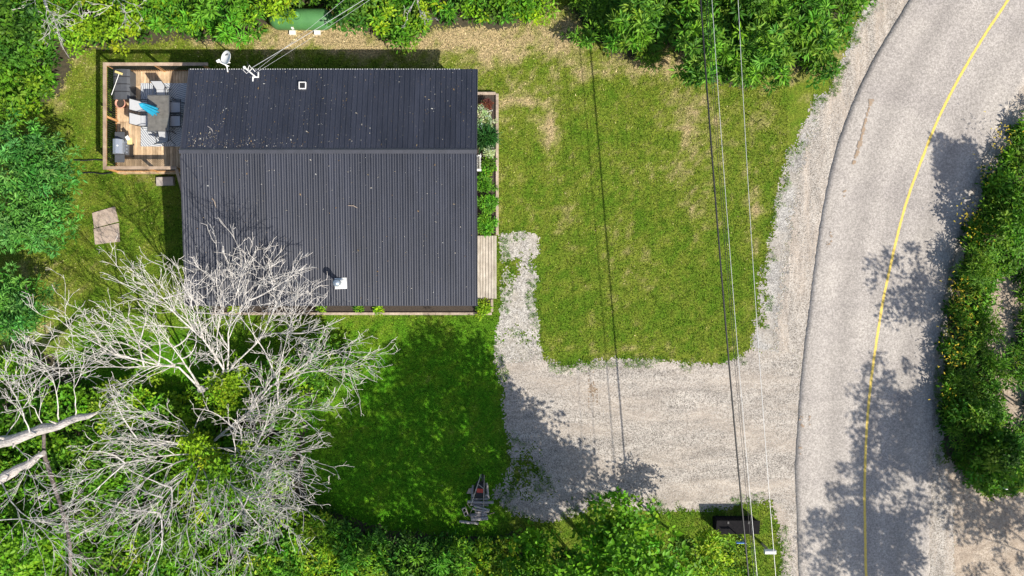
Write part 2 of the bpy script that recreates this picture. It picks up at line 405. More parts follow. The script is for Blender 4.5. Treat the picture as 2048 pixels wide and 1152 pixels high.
RSHOULDER = [(x - 10, y) for x, y in ROAD_R] + [(1960, 1500), (1910, 1152), (1905, 1000), (1885, 900), (1882, 800), (1890, 700), (1900, 600), (1920, 540), (1935, 480),
             (1955, 420), (1985, 350), (2020, 290), (2060, 225), (2110, 160), (2190, 60), (2330, -180)]
DIRT = [(1862, 930), (1900, 905), (1935, 960), (1975, 1000), (2060, 985), (2200, 960), (2300, 1400), (1870, 1400)]
CLEAR = [(1970, 550), (2040, 530), (2080, 640), (2090, 880), (1995, 860), (1980, 700)]

# outlines of the brush (photo space)
BRUSH = [
 [(-180, -160), (1130, -160), (1105, 5), (1060, 28), (1000, 42), (950, 30), (870, 36), (835, 60), (760, 62), (700, 40), (672, 14), (660, 0), (560, -6), (530, 20), (500, 44), (420, 66), (330, 58), (200, 72), (110, 85), (90, 180), (40, 190), (-180, 240)],
 [(1130, -160), (1850, -160), (1738, 0), (1700, 62), (1668, 115), (1640, 130), (1590, 120), (1520, 160), (1430, 148), (1400, 110), (1370, 60), (1290, 105), (1230, 95), (1195, 60), (1150, 10)],
 [(-180, 780), (60, 700), (110, 770), (210, 800), (330, 800), (400, 770), (480, 740), (560, 720), (600, 700), (700, 712), (715, 760), (640, 790), (600, 830), (590, 930), (600, 1010), (560, 1080), (540, 1300), (-180, 1300)],
 [(560, 1090), (600, 1012), (660, 1040), (720, 1060), (820, 1080), (1000, 1088), (1080, 1070), (1100, 1300), (540, 1300)],
 [(2048, 235), (2010, 310), (1985, 350), (1970, 400), (1945, 450), (1938, 500), (1915, 560), (1905, 620), (1895, 700), (1888, 780), (1890, 850), (1925, 930), (1960, 985), (2020, 985), (2060, 960), (2260, 900), (2300, -60), (2200, 60), (2110, 170)],
 [(1290, 1100), (1350, 1085), (1410, 1070), (1440, 1066), (1490, 1068), (1500, 1100), (1510, 1130), (1515, 1300), (1280, 1300)]]
CELL = 0.06
gx = np.arange(-30, 38, CELL); gy = np.arange(-24, 24, CELL)
GX, GY = np.meshgrid(gx, gy, indexing='ij')
GPX = 1024 + 40 * GX; GPY = 576 - 40 * GY
def blur(a, r):
    for ax in (0, 1):
        for _ in range(2):
            c = np.cumsum(np.pad(a, [(r + 1, r) if i == ax else (0, 0) for i in (0, 1)], mode='edge'), axis=ax)
            a = (c[2 * r + 1:] - c[:-2 * r - 1]) if ax == 0 else (c[:, 2 * r + 1:] - c[:, :-2 * r - 1])
            a = a / (2 * r + 1)
    return a
NZ = 0.62 * fbm(GX, GY, 2.2, 5, 21) + 0.38 * np.random.default_rng(3).random(GX.shape)
def ragged(poly, r, amp, extra=None):
    a = blur(inpoly(GPX, GPY, poly).astype(float), r)
    if extra is not None: a = a + extra
    return a + (NZ - 0.5) * amp > 0.5
gap = np.zeros(GX.shape)
for cx, cy, rx, ry, a in [(1015, 520, 30, 40, .38), (1060, 500, 24, 22, .3), (1030, 620, 60, 40, .18), (1060, 900, 60, 60, .25), (1100, 975, 70, 40, .28), (1030, 950, 50, 60, .3),
                          (1010, 770, 30, 60, .25), (1250, 1000, 160, 16, .3), (1070, 560, 12, 70, .15)]:
    gap -= a * np.exp(-((GPX - cx) / rx) ** 2 - ((GPY - cy) / ry) ** 2)
m_path = ragged(PATH, 3, 0.9, gap - .55 * np.clip(fbm(GX, GY, 1.1, 3, 88) - .42, 0, 1) * 2.2) & ~((GPY > 640) & (NZ + (GPY - 690) / 160 > .62))
m_drive = ragged(DRIVE, 5, 0.9, gap * 1.1) & ~m_path
sgap = np.zeros(GX.shape)
for cx, cy, rx, ry, a in [(1545, 480, 25, 120, .3), (1600, 260, 24, 50, .3), (1660, 175, 18, 30, .25), (1528, 620, 10, 90, .3), (1552, 1090, 20, 80, .35), (1575, 360, 16, 60, .2)]:
    sgap -= a * np.exp(-((GPX - cx) / rx) ** 2 - ((GPY - cy) / ry) ** 2)
in_road = inpoly(GPX, GPY, [(x + 6, y) for x, y in ROAD_L] + [(x - 6, y) for x, y in ROAD_R[::-1]])
m_sh = ragged(SHOULDER, 6, 0.95, sgap) & ~m_drive & ~in_road & ~m_path
m_rs = ragged(RSHOULDER, 3, 0.9) & ~in_road
m_dirt = (ragged(DIRT, 8, 0.7) | ragged(CLEAR, 9, 0.8)) & ~m_rs & ~in_road
m_floor = np.zeros(GX.shape, bool)      # litter under the brush, coloured dark to stand for shade between leaves
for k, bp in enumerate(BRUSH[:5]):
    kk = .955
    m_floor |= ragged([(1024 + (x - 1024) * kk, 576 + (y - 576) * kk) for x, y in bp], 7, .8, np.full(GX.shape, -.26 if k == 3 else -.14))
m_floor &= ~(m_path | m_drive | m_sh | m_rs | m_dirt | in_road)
BARE = m_floor | m_path | m_drive | m_sh | m_rs | m_dirt | in_road
def is_bare(x, y):
    i = np.clip(((x - gx[0]) / CELL + 0.5).astype(int), 0, len(gx) - 1); j = np.clip(((y - gy[0]) / CELL + 0.5).astype(int), 0, len(gy) - 1)
    return BARE[i, j]
def cell_sheet(name, mask, z, mat):
    I, J = np.nonzero(mask)
    nx, ny = mask.shape
    ids = np.stack([I * (ny + 1) + J, (I + 1) * (ny + 1) + J, (I + 1) * (ny + 1) + J + 1, I * (ny + 1) + J + 1], 1)
    u, inv = np.unique(ids, return_inverse=True)
    vi, vj = u // (ny + 1), u % (ny + 1)
    rr = np.random.default_rng(8)
    V = np.stack([gx[0] + (vi - 0.5) * CELL + rr.uniform(-.014, .014, len(u)), gy[0] + (vj - 0.5) * CELL + rr.uniform(-.014, .014, len(u)), np.full(len(u), z)], 1)
    return tag(np_mesh(name, V, inv.reshape(-1, 4), mat), kind="structure")

# ground: one sheet to the horizon
xs = np.concatenate([[-420, -260, -150, -90, -60, -45, -38], np.arange(-32, 40.01, 0.2), [46, 55, 70, 100, 160, 260, 420]])
ys = np.concatenate([[-420, -260, -150, -90, -60, -40, -32], np.arange(-26, 26.01, 0.2), [32, 40, 60, 90, 150, 260, 420]])
X, Y = np.meshgrid(xs, ys, indexing='ij'); nx, ny = X.shape
V = np.stack([X.ravel(), Y.ravel(), np.zeros(X.size)], 1)
I, J = np.meshgrid(np.arange(nx - 1), np.arange(ny - 1), indexing='ij'); b0 = (I * ny + J).ravel()
F = np.stack([b0, b0 + ny, b0 + ny + 1, b0 + 1], 1)
dd = dryness(V[:, 0], V[:, 1])
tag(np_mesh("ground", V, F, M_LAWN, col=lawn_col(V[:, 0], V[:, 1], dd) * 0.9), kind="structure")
cell_sheet("driveway", m_drive, 0.006, M_GRAVEL)
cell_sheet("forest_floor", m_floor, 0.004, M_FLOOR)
cell_sheet("path", m_path, 0.006, M_PATH)
near_road = blur(inpoly(GPX, GPY, [(x - 58, y) for x, y in ROAD_L] + ROAD_R[::-1]).astype(float), 7) + (NZ - .5) * 1.1 > .5
cell_sheet("road_shoulder", m_sh & near_road, 0.005, M_SHOULDER)
cell_sheet("gravel_verge", m_sh & ~near_road, 0.005, M_VERGE)
st = np.exp(-((GPX - 1183) / 11) ** 2 - ((GPY - 778) / 12) ** 2)
for q in (1178, 1186, 1194): st = np.maximum(st, .62 * np.exp(-((GPX - q) / 3) ** 2 - ((GPY - 790) / 60) ** 2))  # thin streaks: overhead wire shadows painted in beside the burn mark
cell_sheet("scorched_patch", (st + (NZ - .5) * 1.2 > .62) & m_drive, 0.010, M_SCORCH_SHADOW)
cell_sheet("road_shoulder", m_rs, 0.005, M_SHOULDER)
cell_sheet("dirt_ground", m_dirt, 0.004, M_DIRT)

# road slab
def resample(pts, n):
    p = np.array(pts, float); s = np.concatenate([[0], np.cumsum(np.hypot(*np.diff(p, axis=0).T))])
    # Catmull-Rom through arc length
    t = np.linspace(0, s[-1], n); k = np.clip(np.searchsorted(s, t, side='right') - 1, 0, len(p) - 2)
    u = ((t - s[k]) / (s[k + 1] - s[k]))[:, None]
    p0 = p[np.maximum(k - 1, 0)]; p1 = p[k]; p2 = p[k + 1]; p3 = p[np.minimum(k + 2, len(p) - 1)]
    return 0.5 * (2 * p1 + (p2 - p0) * u + (2 * p0 - 5 * p1 + 4 * p2 - p3) * u ** 2 + (3 * p1 - p0 - 3 * p2 + p3) * u ** 3)
NR = 420; ZR = 0.026
L = resample(ROAD_L, NR); R_ = resample(ROAD_R, NR)
L = np.stack([(L[:, 0] - 1024) / 40, (576 - L[:, 1]) / 40], 1); R_ = np.stack([(R_[:, 0] - 1024) / 40, (576 - R_[:, 1]) / 40], 1)
j_ = np.arange(NR)
L[:, 0] += (vnoise(j_, j_ * 0, 0.5, 2) - 0.5) * 0.06 + (vnoise(j_, j_ * 0, 0.05, 4) - 0.5) * 0.05
R_[:, 0] += (vnoise(j_, j_ * 0, 0.4, 6) - 0.5) * 0.22
NW = 26; rows = []; cols = []
for w in range(NW + 1):
    t = w / NW; q = L * (1 - t) + R_ * t
    crown_ = 0.03 * math.sin(math.pi * t)
    rows.append(np.concatenate([q, np.full((NR, 1), ZR + crown_)], 1))
    tr = .97 + 0.13 * math.exp(-((t - .14) / .06) ** 2) + 0.13 * math.exp(-((t - .40) / .05) ** 2) + .11 * math.exp(-((t - .64) / .06) ** 2) + .10 * math.exp(-((t - .88) / .05) ** 2) - .08 * math.exp(-((t - .27) / .05) ** 2) - .07 * math.exp(-((t - .76) / .05) ** 2)
    cols.append(np.repeat([[tr, tr * .995, tr * .985]], NR, 0))
for side, q in ((0, L), (1, R_)):
    rows.append(np.concatenate([q + (np.array([-0.012, 0]) if side == 0 else np.array([0.05, 0])), np.full((NR, 1), -0.05)], 1)); cols.append(np.full((NR, 3), 0.5))
V = np.concatenate(rows); C_ = np.concatenate(cols)
F = []
order = [NW + 1] + list(range(NW + 1)) + [NW + 2]
for a, b in zip(order[:-1], order[1:]):
    i = np.arange(NR - 1); F.append(np.stack([a * NR + i, a * NR + i + 1, b * NR + i + 1, b * NR + i], 1))
road = tag(np_mesh("road", V, np.concatenate(F), M_ASPHALT, col=C_), kind="structure")
def road_strip(name, pts, w, mat, n=500, wob=0.012, lift=0.034):
    c = resample(pts, n); c = np.stack([(c[:, 0] - 1024) / 40, (576 - c[:, 1]) / 40], 1)
    d = np.gradient(c, axis=0); d /= np.linalg.norm(d, axis=1)[:, None]; nrm = np.stack([-d[:, 1], d[:, 0]], 1)
    k = np.arange(n); w1 = w / 2 + (vnoise(k, k * 0, 0.9, 3) - .5) * wob * 2; w2 = w / 2 + (vnoise(k, k * 0, 0.9, 8) - .5) * wob * 2
    A = np.concatenate([c + nrm * w1[:, None], np.full((n, 1), ZR + lift)], 1); B = np.concatenate([c - nrm * w2[:, None], np.full((n, 1), ZR + lift)], 1)
    i = np.arange(n - 1)
    return np_mesh(name, np.concatenate([A, B]), np.stack([i, i + 1, n + i + 1, n + i], 1), mat, road)
road_strip("centre_line", LINE_C, 0.125, M_PAINT)
rs_ = np.random.default_rng(14)      # rusty drip line on the asphalt, broken into ragged blots
sp = resample([(1742, 200), (1732, 235), (1722, 275), (1712, 310), (1706, 328)], 150)
mb = MB()
for i, (a, b) in enumerate(sp):
    wd = 0.03 + 0.06 * vnoise(i, 0, 0.12, 5) + (0.05 if i < 6 or 95 < i < 108 else 0)
    if rs_.random() < 0.3: continue
    x, y, _ = P(a + rs_.normal(0, .8), b); w2 = wd * rs_.uniform(.6, 1.25)
    mb.add([(x - w2, y - .03, ZR + .024 + i * 6e-5), (x + w2, y - .03, ZR + .024 + i * 6e-5), (x + w2 * .9, y + .035, ZR + .024 + i * 6e-5), (x - w2 * .9, y + .035, ZR + .024 + i * 6e-5)], [(0, 1, 2, 3)])
for a, b in [(1660, 470), (1655, 485), (1600, 838), (1606, 852), (1618, 838), (1598, 900), (1688, 385)]:
    for k in range(4):
        x, y, _ = P(a + rs_.normal(0, 3), b + rs_.normal(0, 4)); s = rs_.uniform(.02, .06)
        zz = ZR + .024 + k * .001
        mb.add([(x - s, y - s, zz), (x + s, y - s * .5, zz), (x + s * .4, y + s, zz), (x - s, y + s * .6, zz)], [(0, 1, 2, 3)])
tag(mb.build("rust_stain", M_RUST, road), kind="stuff")

# ------------------------------------------------------------------ grass, pebbles, weeds (uncountable)
def tri_blades(n, x, y, hgt, wid, col, z0=0.0, lean=0.9, rng=RNG):
    a = rng.uniform(0, 2 * np.pi, n); b = rng.uniform(0, 2 * np.pi, n)
    w = wid * rng.uniform(.6, 1.3, n); h = hgt * rng.uniform(.5, 1.3, n); le = rng.uniform(.25, lean, n) * h * 1.3
    z0 = np.full(n, z0)
    v0 = np.stack([x + np.cos(a) * w, y + np.sin(a) * w, z0], 1); v1 = np.stack([x - np.cos(a) * w, y - np.sin(a) * w, z0], 1)
    v2 = np.stack([x + np.cos(b) * le, y + np.sin(b) * le, z0 + h], 1)
    V = np.stack([v0, v1, v2], 1).reshape(-1, 3)
    return V, np.arange(3 * n).reshape(-1, 3), np.repeat(col, 3, 0)
n = 430000
x = RNG.uniform(-26.5, 13.8, n); y = RNG.uniform(-15.5, 15.5, n)
px = 1024 + 40 * x; py = 576 - 40 * y
keep = ~is_bare(x, y) & ~((px > 425) & (px < 955) & (py > 180) & (py < 612)) & ~((px < 560) & (py > 800)) & (px < 1760)
keep &= (fbm(x, y, 3.0, 3, 40) + 0.25 * RNG.random(n)) > 0.36
x, y = x[keep], y[keep]; n = len(x)
d = dryness(x, y); d2 = np.clip(d + RNG.normal(0, 0.20, n), 0, 1)
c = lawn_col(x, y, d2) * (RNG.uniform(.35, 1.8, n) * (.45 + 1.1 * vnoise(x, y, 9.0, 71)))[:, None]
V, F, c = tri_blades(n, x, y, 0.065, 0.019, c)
tag(np_mesh("lawn_grass", V, F, GRASS, col=c), "short mown grass of the lawn with dry patches", "grass", kind="stuff")
# pebbles on gravel
n = 26000
idx = np.flatnonzero((m_path | m_drive | m_sh | m_rs).ravel()); pk = RNG.choice(idx, n)
x = GX.ravel()[pk] + RNG.uniform(-.03, .03, n); y = GY.ravel()[pk] + RNG.uniform(-.03, .03, n)
ok = (x < 27) & (np.abs(y) < 16); x, y = x[ok], y[ok]; n = len(x)
s = RNG.uniform(.010, .028, n) * np.where(m_path.ravel()[pk][ok], 1.3, 1.0)
an = RNG.uniform(0, 6.28, n)
V = np.stack([np.stack([x + s * np.cos(an + k * 2.09) * q, y + s * np.sin(an + k * 2.09) * q, np.full(n, 0.0055)], 1) for k, q in ((0, 1.2), (1, 1.), (2, .9))] + [np.stack([x, y, s * 1.1 + .006], 1)], 1).reshape(-1, 3)
b = np.arange(n) * 4
F = np.concatenate([np.stack([b + i, b + j, b + 3], 1) for i, j in ((0, 1), (1, 2), (2, 0))])
g = RNG.uniform(.16, .55, n)[:, None] * np.array([1, .965, .92])
tag(np_mesh("gravel_stones", V, F, FLECK, col=np.repeat(g, 4, 0)), "loose pale stones scattered over the gravel", "gravel", kind="stuff")

# ------------------------------------------------------------------ foliage
def leaves(C, D, Nn, Ls, Ws, fold=0.18):
    S = np.cross(D, Nn); S /= np.linalg.norm(S, axis=1)[:, None] + 1e-9
    Nn = np.cross(S, D)
    L_ = Ls[:, None]; W_ = Ws[:, None]
    v0 = C; v1 = C + D * L_ * .48 + S * W_ * .5 + Nn * W_ * fold; v2 = C + D * L_ - Nn * L_ * .12; v3 = C + D * L_ * .48 - S * W_ * .5 + Nn * W_ * fold
    V = np.stack([v0, v1, v2, v3], 1).reshape(-1, 3); b = np.arange(len(C)) * 4
    F = np.concatenate([np.stack([b, b + 1, b + 2], 1), np.stack([b, b + 2, b + 3], 1)])
    return V, F
KIND = {  # palette (dark, mid, bright), leaf length, width, rosette?
    'shrub':  ([(.050, .120, .010), (.100, .230, .014), (.175, .330, .022)], .23, .105, .5),
    'yellow': ([(.110, .200, .010), (.220, .360, .014), (.330, .440, .022)], .20, .10, .5),
    'spear':  ([(.050, .130, .014), (.110, .250, .018), (.215, .385, .036)], .38, .095, 1.0),
    'blue':   ([(.042, .130, .020), (.085, .240, .036), (.160, .360, .070)], .25, .07, .9),
    'maple':  ([(.060, .150, .008), (.110, .260, .010), (.170, .350, .018)], .22, .145, .4),
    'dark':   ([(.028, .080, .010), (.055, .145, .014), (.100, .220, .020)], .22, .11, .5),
    'fern':   ([(.060, .170, .014), (.110, .280, .018), (.175, .360, .028)], .34, .085, 1.0),
    'cream':  ([(.22, .27, .10), (.42, .46, .24), (.60, .62, .42)], .16, .09, .8),
    'redleaf': ([(.07, .02, .015), (.14, .04, .025), (.20, .07, .04)], .18, .08, .9),
    'blade':  ([(.025, .09, .02), (.04, .14, .03), (.07, .19, .04)], .55, .035, 1.0),
    'wild':   ([(.060, .140, .012), (.115, .230, .016), (.190, .310, .022)], .30, .045, .8),
}
def foliage(clumps, per, kind, rng, size=1.0, flat=0.75):
    pal, LL, WW, ros = KIND[kind]; pal = np.array(pal)
    cl = np.asarray(clumps, float); n = len(cl) * per
    c = np.repeat(cl[:, :3], per, 0); r = np.repeat(cl[:, 3], per)
    u = rng.normal(0, 1, (n, 3)); u[:, 2] = np.abs(u[:, 2]) * rng.choice([1, 1, 1, -1], n); u /= np.linalg.norm(u, axis=1)[:, None]
    rad = r * rng.random(n) ** .6 * (1 - .55 * ros)
    base = c + u * rad[:, None] * np.array([1, 1, flat])
    D = u * np.array([1, 1, .5]) + rng.normal(0, .45, (n, 3)) * np.array([1, 1, .5]); D /= np.linalg.norm(D, axis=1)[:, None]
    Nn = np.array([0, 0, 1.0]) + rng.normal(0, .42, (n, 3))
    tone = np.repeat(rng.normal(.5, .26, len(cl)), per) + rng.normal(0, .22, n); tone = np.clip(tone, 0, 1)[:, None]
    col = np.where(tone < .5, pal[0] + (pal[1] - pal[0]) * tone * 2, pal[1] + (pal[2] - pal[1]) * (tone * 2 - 1))
    col = col * np.repeat(rng.uniform([.7, .86, .7], [1.12, 1.12, 1.3], (len(cl), 3)), per, 0)
    V, F = leaves(base, D, Nn, LL * size * rng.uniform(.6, 1.25, n), WW * size * rng.uniform(.7, 1.25, n))
    return V, F, np.repeat(col, 4, 0)
def join(parts):
    o = 0; Vs, Fs, Cs = [], [], []
    for V, F, C in parts: Vs.append(V); Fs.append(F + o); Cs.append(C); o += len(V)
    return np.concatenate(Vs), np.concatenate(Fs), np.concatenate(Cs)

def thicket(name, label, poly, h0, h1, dens, kinds, seed, per=26, size=1.0, cr=.42, hfreq=.35, holes=()):
    """undergrowth that reads as one mass: clumps standing at noise-varied heights inside a photo-space outline"""
    rng = np.random.default_rng(seed); pp = np.array(poly, float)
    x0, y0 = pp.min(0); x1, y1 = pp.max(0); area = (x1 - x0) * (y1 - y0) / 1600
    n = int(area * dens); qx = rng.uniform(x0, x1, n); qy = rng.uniform(y0, y1, n)
    k = inpoly(qx, qy, poly)
    for hole in holes: k &= ~inpoly(qx, qy, hole)
    qx, qy = qx[k], qy[k]
    nz = fbm(qx / 40, -qy / 40, hfreq, 3, seed); h = h0 + (h1 - h0) * np.clip((nz - .25) / .5, 0, 1) * rng.uniform(.7, 1.1, len(qx))
    kx = (H - h) / H / 40
    cl = np.stack([(qx - 1024) * kx, (576 - qy) * kx, h, rng.uniform(.7, 1.3, len(qx)) * cr], 1)
    kk = vnoise(qx, qy, 1 / 95., seed + 2) + rng.normal(0, .12, len(qx)); ki = np.clip((kk * len(kinds)).astype(int), 0, len(kinds) - 1)
    parts = [foliage(cl[ki == i], per, kd, rng, size) for i, kd in enumerate(kinds) if (ki == i).any()]
    # low filling layer
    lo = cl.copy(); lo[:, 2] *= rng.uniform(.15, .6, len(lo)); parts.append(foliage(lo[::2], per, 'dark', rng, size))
    V, F, C = join(parts)
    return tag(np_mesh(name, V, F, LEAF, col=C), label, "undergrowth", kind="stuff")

def plant(name, label, cat, px, py, h, r, kind, seed, n=None, per=30, size=1.0, hz=None, group=None, trunk=True, stems=1, lobes=None, base=None, cr=.42, mat=None):
    """tree or shrub: a tapered trunk with limbs, and a crown of leaf clumps on an uneven shell. px,py: where the crown's top half shows; h: crown centre height"""
    rng = np.random.default_rng(seed)
    cx, cy, _ = P(px, py, h); g0_ = P(px, py)
    bx, by = ((cx + g0_[0]) / 2, (cy + g0_[1]) / 2) if base is None else P(base[0], base[1])[:2]
    root = thing(name, (bx, by, 0), label, cat, group)
    hz = hz or r * .8
    n = n or int(9 + 13 * r * r)
    lob = lobes or [(cx + rng.normal(0, r * .3), cy + rng.normal(0, r * .3), h + rng.normal(0, hz * .2), r * rng.uniform(.6, .85)) for _ in range(4 + int(r * 1.5))]
    cl = []
    while len(cl) < n:
        lx, ly, lz, lr = lob[rng.integers(len(lob))]
        u = rng.normal(0, 1, 3); u /= np.linalg.norm(u); q = rng.random() ** .35
        z = lz + u[2] * lr * q * hz / r
        if z < 0.15: continue
        cl.append((lx + u[0] * lr * q, ly + u[1] * lr * q, z, rng.uniform(.7, 1.35) * cr))
    V, F, C = foliage(cl, per, kind, rng, size)
    np_mesh("crown", V, F, mat or LEAF, root, col=C)
    mb = MB(); top = Vector((cx, cy, h))
    for s in range(stems):
        off = Vector((rng.normal(0, .12), rng.normal(0, .12), 0)) * (stems > 1)
        b0 = Vector((bx, by, -0.05)) + off; r0 = max(.02, (.022 if h < 5 else .013) * h / stems ** .5)
        t1 = top + Vector((rng.normal(0, r * .2), rng.normal(0, r * .2), hz * .3))
        mid = b0.lerp(t1, .5) + Vector((rng.normal(0, .08 * h), rng.normal(0, .08 * h), 0)) * .5
        mb.tube([b0, b0.lerp(mid, .5), mid, t1], [r0 * 1.2, r0, r0 * .75, r0 * .25], 7)
        for _ in range(5 if h > 2.5 else 3):
            e = Vector(cl[rng.integers(len(cl))][:3]); st = b0.lerp(t1, rng.uniform(.4, .8))
            mb.tube([st, st.lerp(e, .5) + Vector((0, 0, .1 * r)), e], [r0 * .4, r0 * .25, r0 * .08], 5)
    mb.build("trunk" if stems == 1 else "stems", M_BARK, root)
    return root

# ------------------------------------------------------------------ house
HX0, HX1 = -14.90, -1.60; HYN, HYR, HYS = 10.10, 6.20, -0.80; ZN, ZRG, ZS = 2.60, 3.42, 2.95
house = thing("house", ((HX0 + HX1) / 2, (HYN + HYS) / 2, 0), "single-storey house under a black ribbed steel roof", "house")
wx0, wx1, wyn, wys = HX0 + .32, HX1 - .32, HYN - .35, HYS + .35
zn_ = lambda y: (ZN + (HYN - y) / (HYN - HYR) * (ZRG - ZN)) if y > HYR else (ZS + (y - HYS) / (HYR - HYS) * (ZRG - ZS))
for (x0, x1, y0, y1) in ((wx0, wx1, wyn - .15, wyn), (wx0, wx1, wys, wys + .15)):
    MB().box(((x0 + x1) / 2, (y0 + y1) / 2, (zn_((y0 + y1) / 2) - .12) / 2), (x1 - x0, y1 - y0, zn_((y0 + y1) / 2) - .12)).build("wall", M_SIDING, house)
for xa, xb in ((wx0, wx0 + .15), (wx1 - .15, wx1)):
    ya, yb = wys + .153, wyn - .153
    prof = [(ya, 0), (yb, 0), (yb, zn_(yb) - .12), (HYR, ZRG - .12), (ya, zn_(ya) - .12)]
    v = [(x, y, z) for x in (xa, xb) for y, z in prof]
    MB().add(v, [(0, 1, 2, 3, 4), (9, 8, 7, 6, 5)] + [(i, i + 5, (i + 1) % 5 + 5, (i + 1) % 5) for i in range(5)]).build("wall", M_SIDING, house)
# roof deck under the steel
def slope_slab(ya, za, yb, zb, th, x0, x1):
    v = [(x, y, z) for x in (x0, x1) for y, z in ((ya, za), (yb, zb), (yb, zb - th), (ya, za - th))]
    return MB().add(v, [(0, 1, 2, 3), (7, 6, 5, 4)] + [(i, i + 4, (i + 1) % 4 + 4, (i + 1) % 4) for i in range(4)])
slope_slab(HYN - .03, ZN - .012, HYR + .004, ZRG - .012, .09, HX0 + .02, HX1 - .02).build("roof_deck", M_TRIM, house)
slope_slab(HYS + .03, ZS - .012, HYR - .004, ZRG - .012, .09, HX0 + .02, HX1 - .02).build("roof_deck", M_TRIM, house)
NP = 14; PW = (HX1 - HX0) / NP
def panel_mesh(north):
    prof = []                      # across the sheet: ribs between flat pans
    k = 4; sp = PW / k
    for i in range(k):
        xo = i * sp + .002
        if north:
            prof += [(xo, .0), (xo + .004, .032), (xo + .03, .032), (xo + .042, .0), (xo + sp * .52, .0), (xo + sp * .55, .006), (xo + sp * .62, .006), (xo + sp * .65, 0)]
        else:
            prof += [(xo, .0), (xo + .010, .034), (xo + .026, .034), (xo + .078, .0), (xo + sp * .5, .0), (xo + sp * .5 + .008, .022), (xo + sp * .5 + .018, .022), (xo + sp * .5 + .056, 0)]
    prof.append((PW - .002, 0.0))
    ya, za, yb, zb = (HYN, ZN, HYR + .02, ZRG) if north else (HYS, ZS, HYR - .02, ZRG)
    n = len(prof); vs = []; fs = []
    for y, z in ((ya, za), (yb, zb)):
        vs += [(x, y - HYR, z + h) for x, h in prof]
    for i in range(n - 1):
        fs.append((i, i + 1, n + i + 1, n + i) if not north else (i + 1, i, n + i, n + i + 1))
    return MB().add(vs, fs).mesh("roof_panel", M_ROOF)
ho = ORIG[house.name]
for me in (panel_mesh(True), panel_mesh(False)):
    for i in range(NP):
        o = link("roof_panel", me, house); o.location = Vector((HX0 + i * PW, HYR, 0)) - ho
# ridge cap: two flanges
slope_slab(HYR + .07, ZRG + .028, HYR + .002, ZRG + .075, .012, HX0 - .06, HX1 + .03).build("ridge_cap", M_TRIM, house)
slope_slab(HYR - .16, ZRG + .036, HYR - .002, ZRG + .075, .012, HX0 - .06, HX1 + .03).build("ridge_cap", M_TRIM, house)
for xa in (HX0 - .02, HX1 - .005):      # gable trims
    for a in ((HYN + .01, ZN + .034, HYR + .08, ZRG + .03), (HYS - .01, ZS + .036, HYR - .25, ZRG + .034)):
        slope_slab(*a, .16, xa, xa + .025).build("gable_trim", M_TRIM, house)
MB().box(((HX0 + HX1) / 2, HYN + .012, ZN - .085), (HX1 - HX0, .02, .14)).build("fascia", M_TRIM, house)
MB().box(((HX0 + HX1) / 2, HYS - .012, ZS - .085), (HX1 - HX0, .02, .14)).build("fascia", M_TRIM, house)
mb = MB()
for i in range(112):        # foam closure blocks showing pale at the north eave
    mb.box((HX0 + .06 + i * (PW / 8.5), HYN + .009, ZN + .004), (.05, .022, .012))
tag(mb.build("eave_closure", M_WHITE, house), kind="stuff")
# chimney flue on the south slope
fx, fy, fz = P(682, 566, 3.03); fz = zn_(fy) + .03
MB().box((fx, fy - .02, fz + .012), (.54, .50, .02), 0.05).build("flashing_plate", M_WHITE, house)
fl = MB().lathe((fx, fy, fz + .02), [(.23, 0), (.22, .03), (.13, .20), (.115, .22)], 24).build("flue_cone", M_WHITE, house, True)
MB().lathe((fx, fy, fz + .20), [(.105, 0), (.105, .48), (.15, .50), (.15, .52), (.11, .53), (.11, .60)], 20).build("flue_pipe", M_GALV, house, True)
cap = MB().lathe((fx, fy, fz + .80), [(.14, 0), (.165, .01), (.165, .05), (.10, .10), (0.0001, .125)], 20).build("flue_cap", M_GALV, house, True)
# roof vent: white curb frame with a dark louvre inside
vx, vy, vz = P(606, 172, 2.78); vz = zn_(vy) + .02
vent = MB()
for dx, dy, sx, sy in ((-.145, 0, .03, .32), (.145, 0, .03, .32), (0, .145, .26, .03), (0, -.145, .26, .03)): vent.box((vx + dx, vy + dy, vz + .05), (sx, sy, .11))
v = vent.build("vent_frame", M_WHITE, house)
MB().box((vx, vy, vz + .04), (.25, .25, .04)).build("vent_grille", M_BLACK, v)
# leaf litter lying on the roof
rng = np.random.default_rng(31); n = 1150
x = HX0 + .2 + (HX1 - HX0 - .4) * rng.random(n) ** 1.25; y = np.where(rng.random(n) < .55, rng.uniform(HYR + .2, HYN - .1, n), rng.uniform(HYS + .1, HYR - .3, n))
m2 = 170; x[:m2] = HX0 + .3 + np.abs(rng.normal(0, 3.0, m2)); y[:m2] = HYR + .15 + np.abs(rng.normal(0, .28, m2)); x = np.clip(x, HX0 + .1, HX1 - .1)
m3 = 70; x[m2:m2 + m3] = -13.6 + rng.normal(0, .22, m3); y[m2:m2 + m3] = 6.85 + (x[m2:m2 + m3] + 13.6) * .8 + rng.normal(0, .2, m3)
z = np.array([zn_(q) for q in y]) + .034
L_ = rng.uniform(.015, .06, n) * np.where(rng.random(n) < .08, 2.2, 1); a = rng.uniform(0, 6.28, n)
D = np.stack([np.cos(a), np.sin(a), rng.uniform(0, .15, n)], 1); Nn = np.array([0, 0, 1.]) + rng.normal(0, .2, (n, 3))
V, F = leaves(np.stack([x, y, z], 1), D, Nn, L_, L_ * rng.uniform(.25, .6, n))
pal = np.array([(.62, .58, .5), (.45, .36, .22), (.36, .24, .12), (.6, .6, .56)])[rng.integers(0, 4, n)] * rng.uniform(.25, .8, n)[:, None]
tag(np_mesh("leaf_litter", V, F, FLECK, col=np.repeat(pal, 4, 0)), "dry leaves and bud scales strewn over the black roof", "leaf litter", kind="stuff")
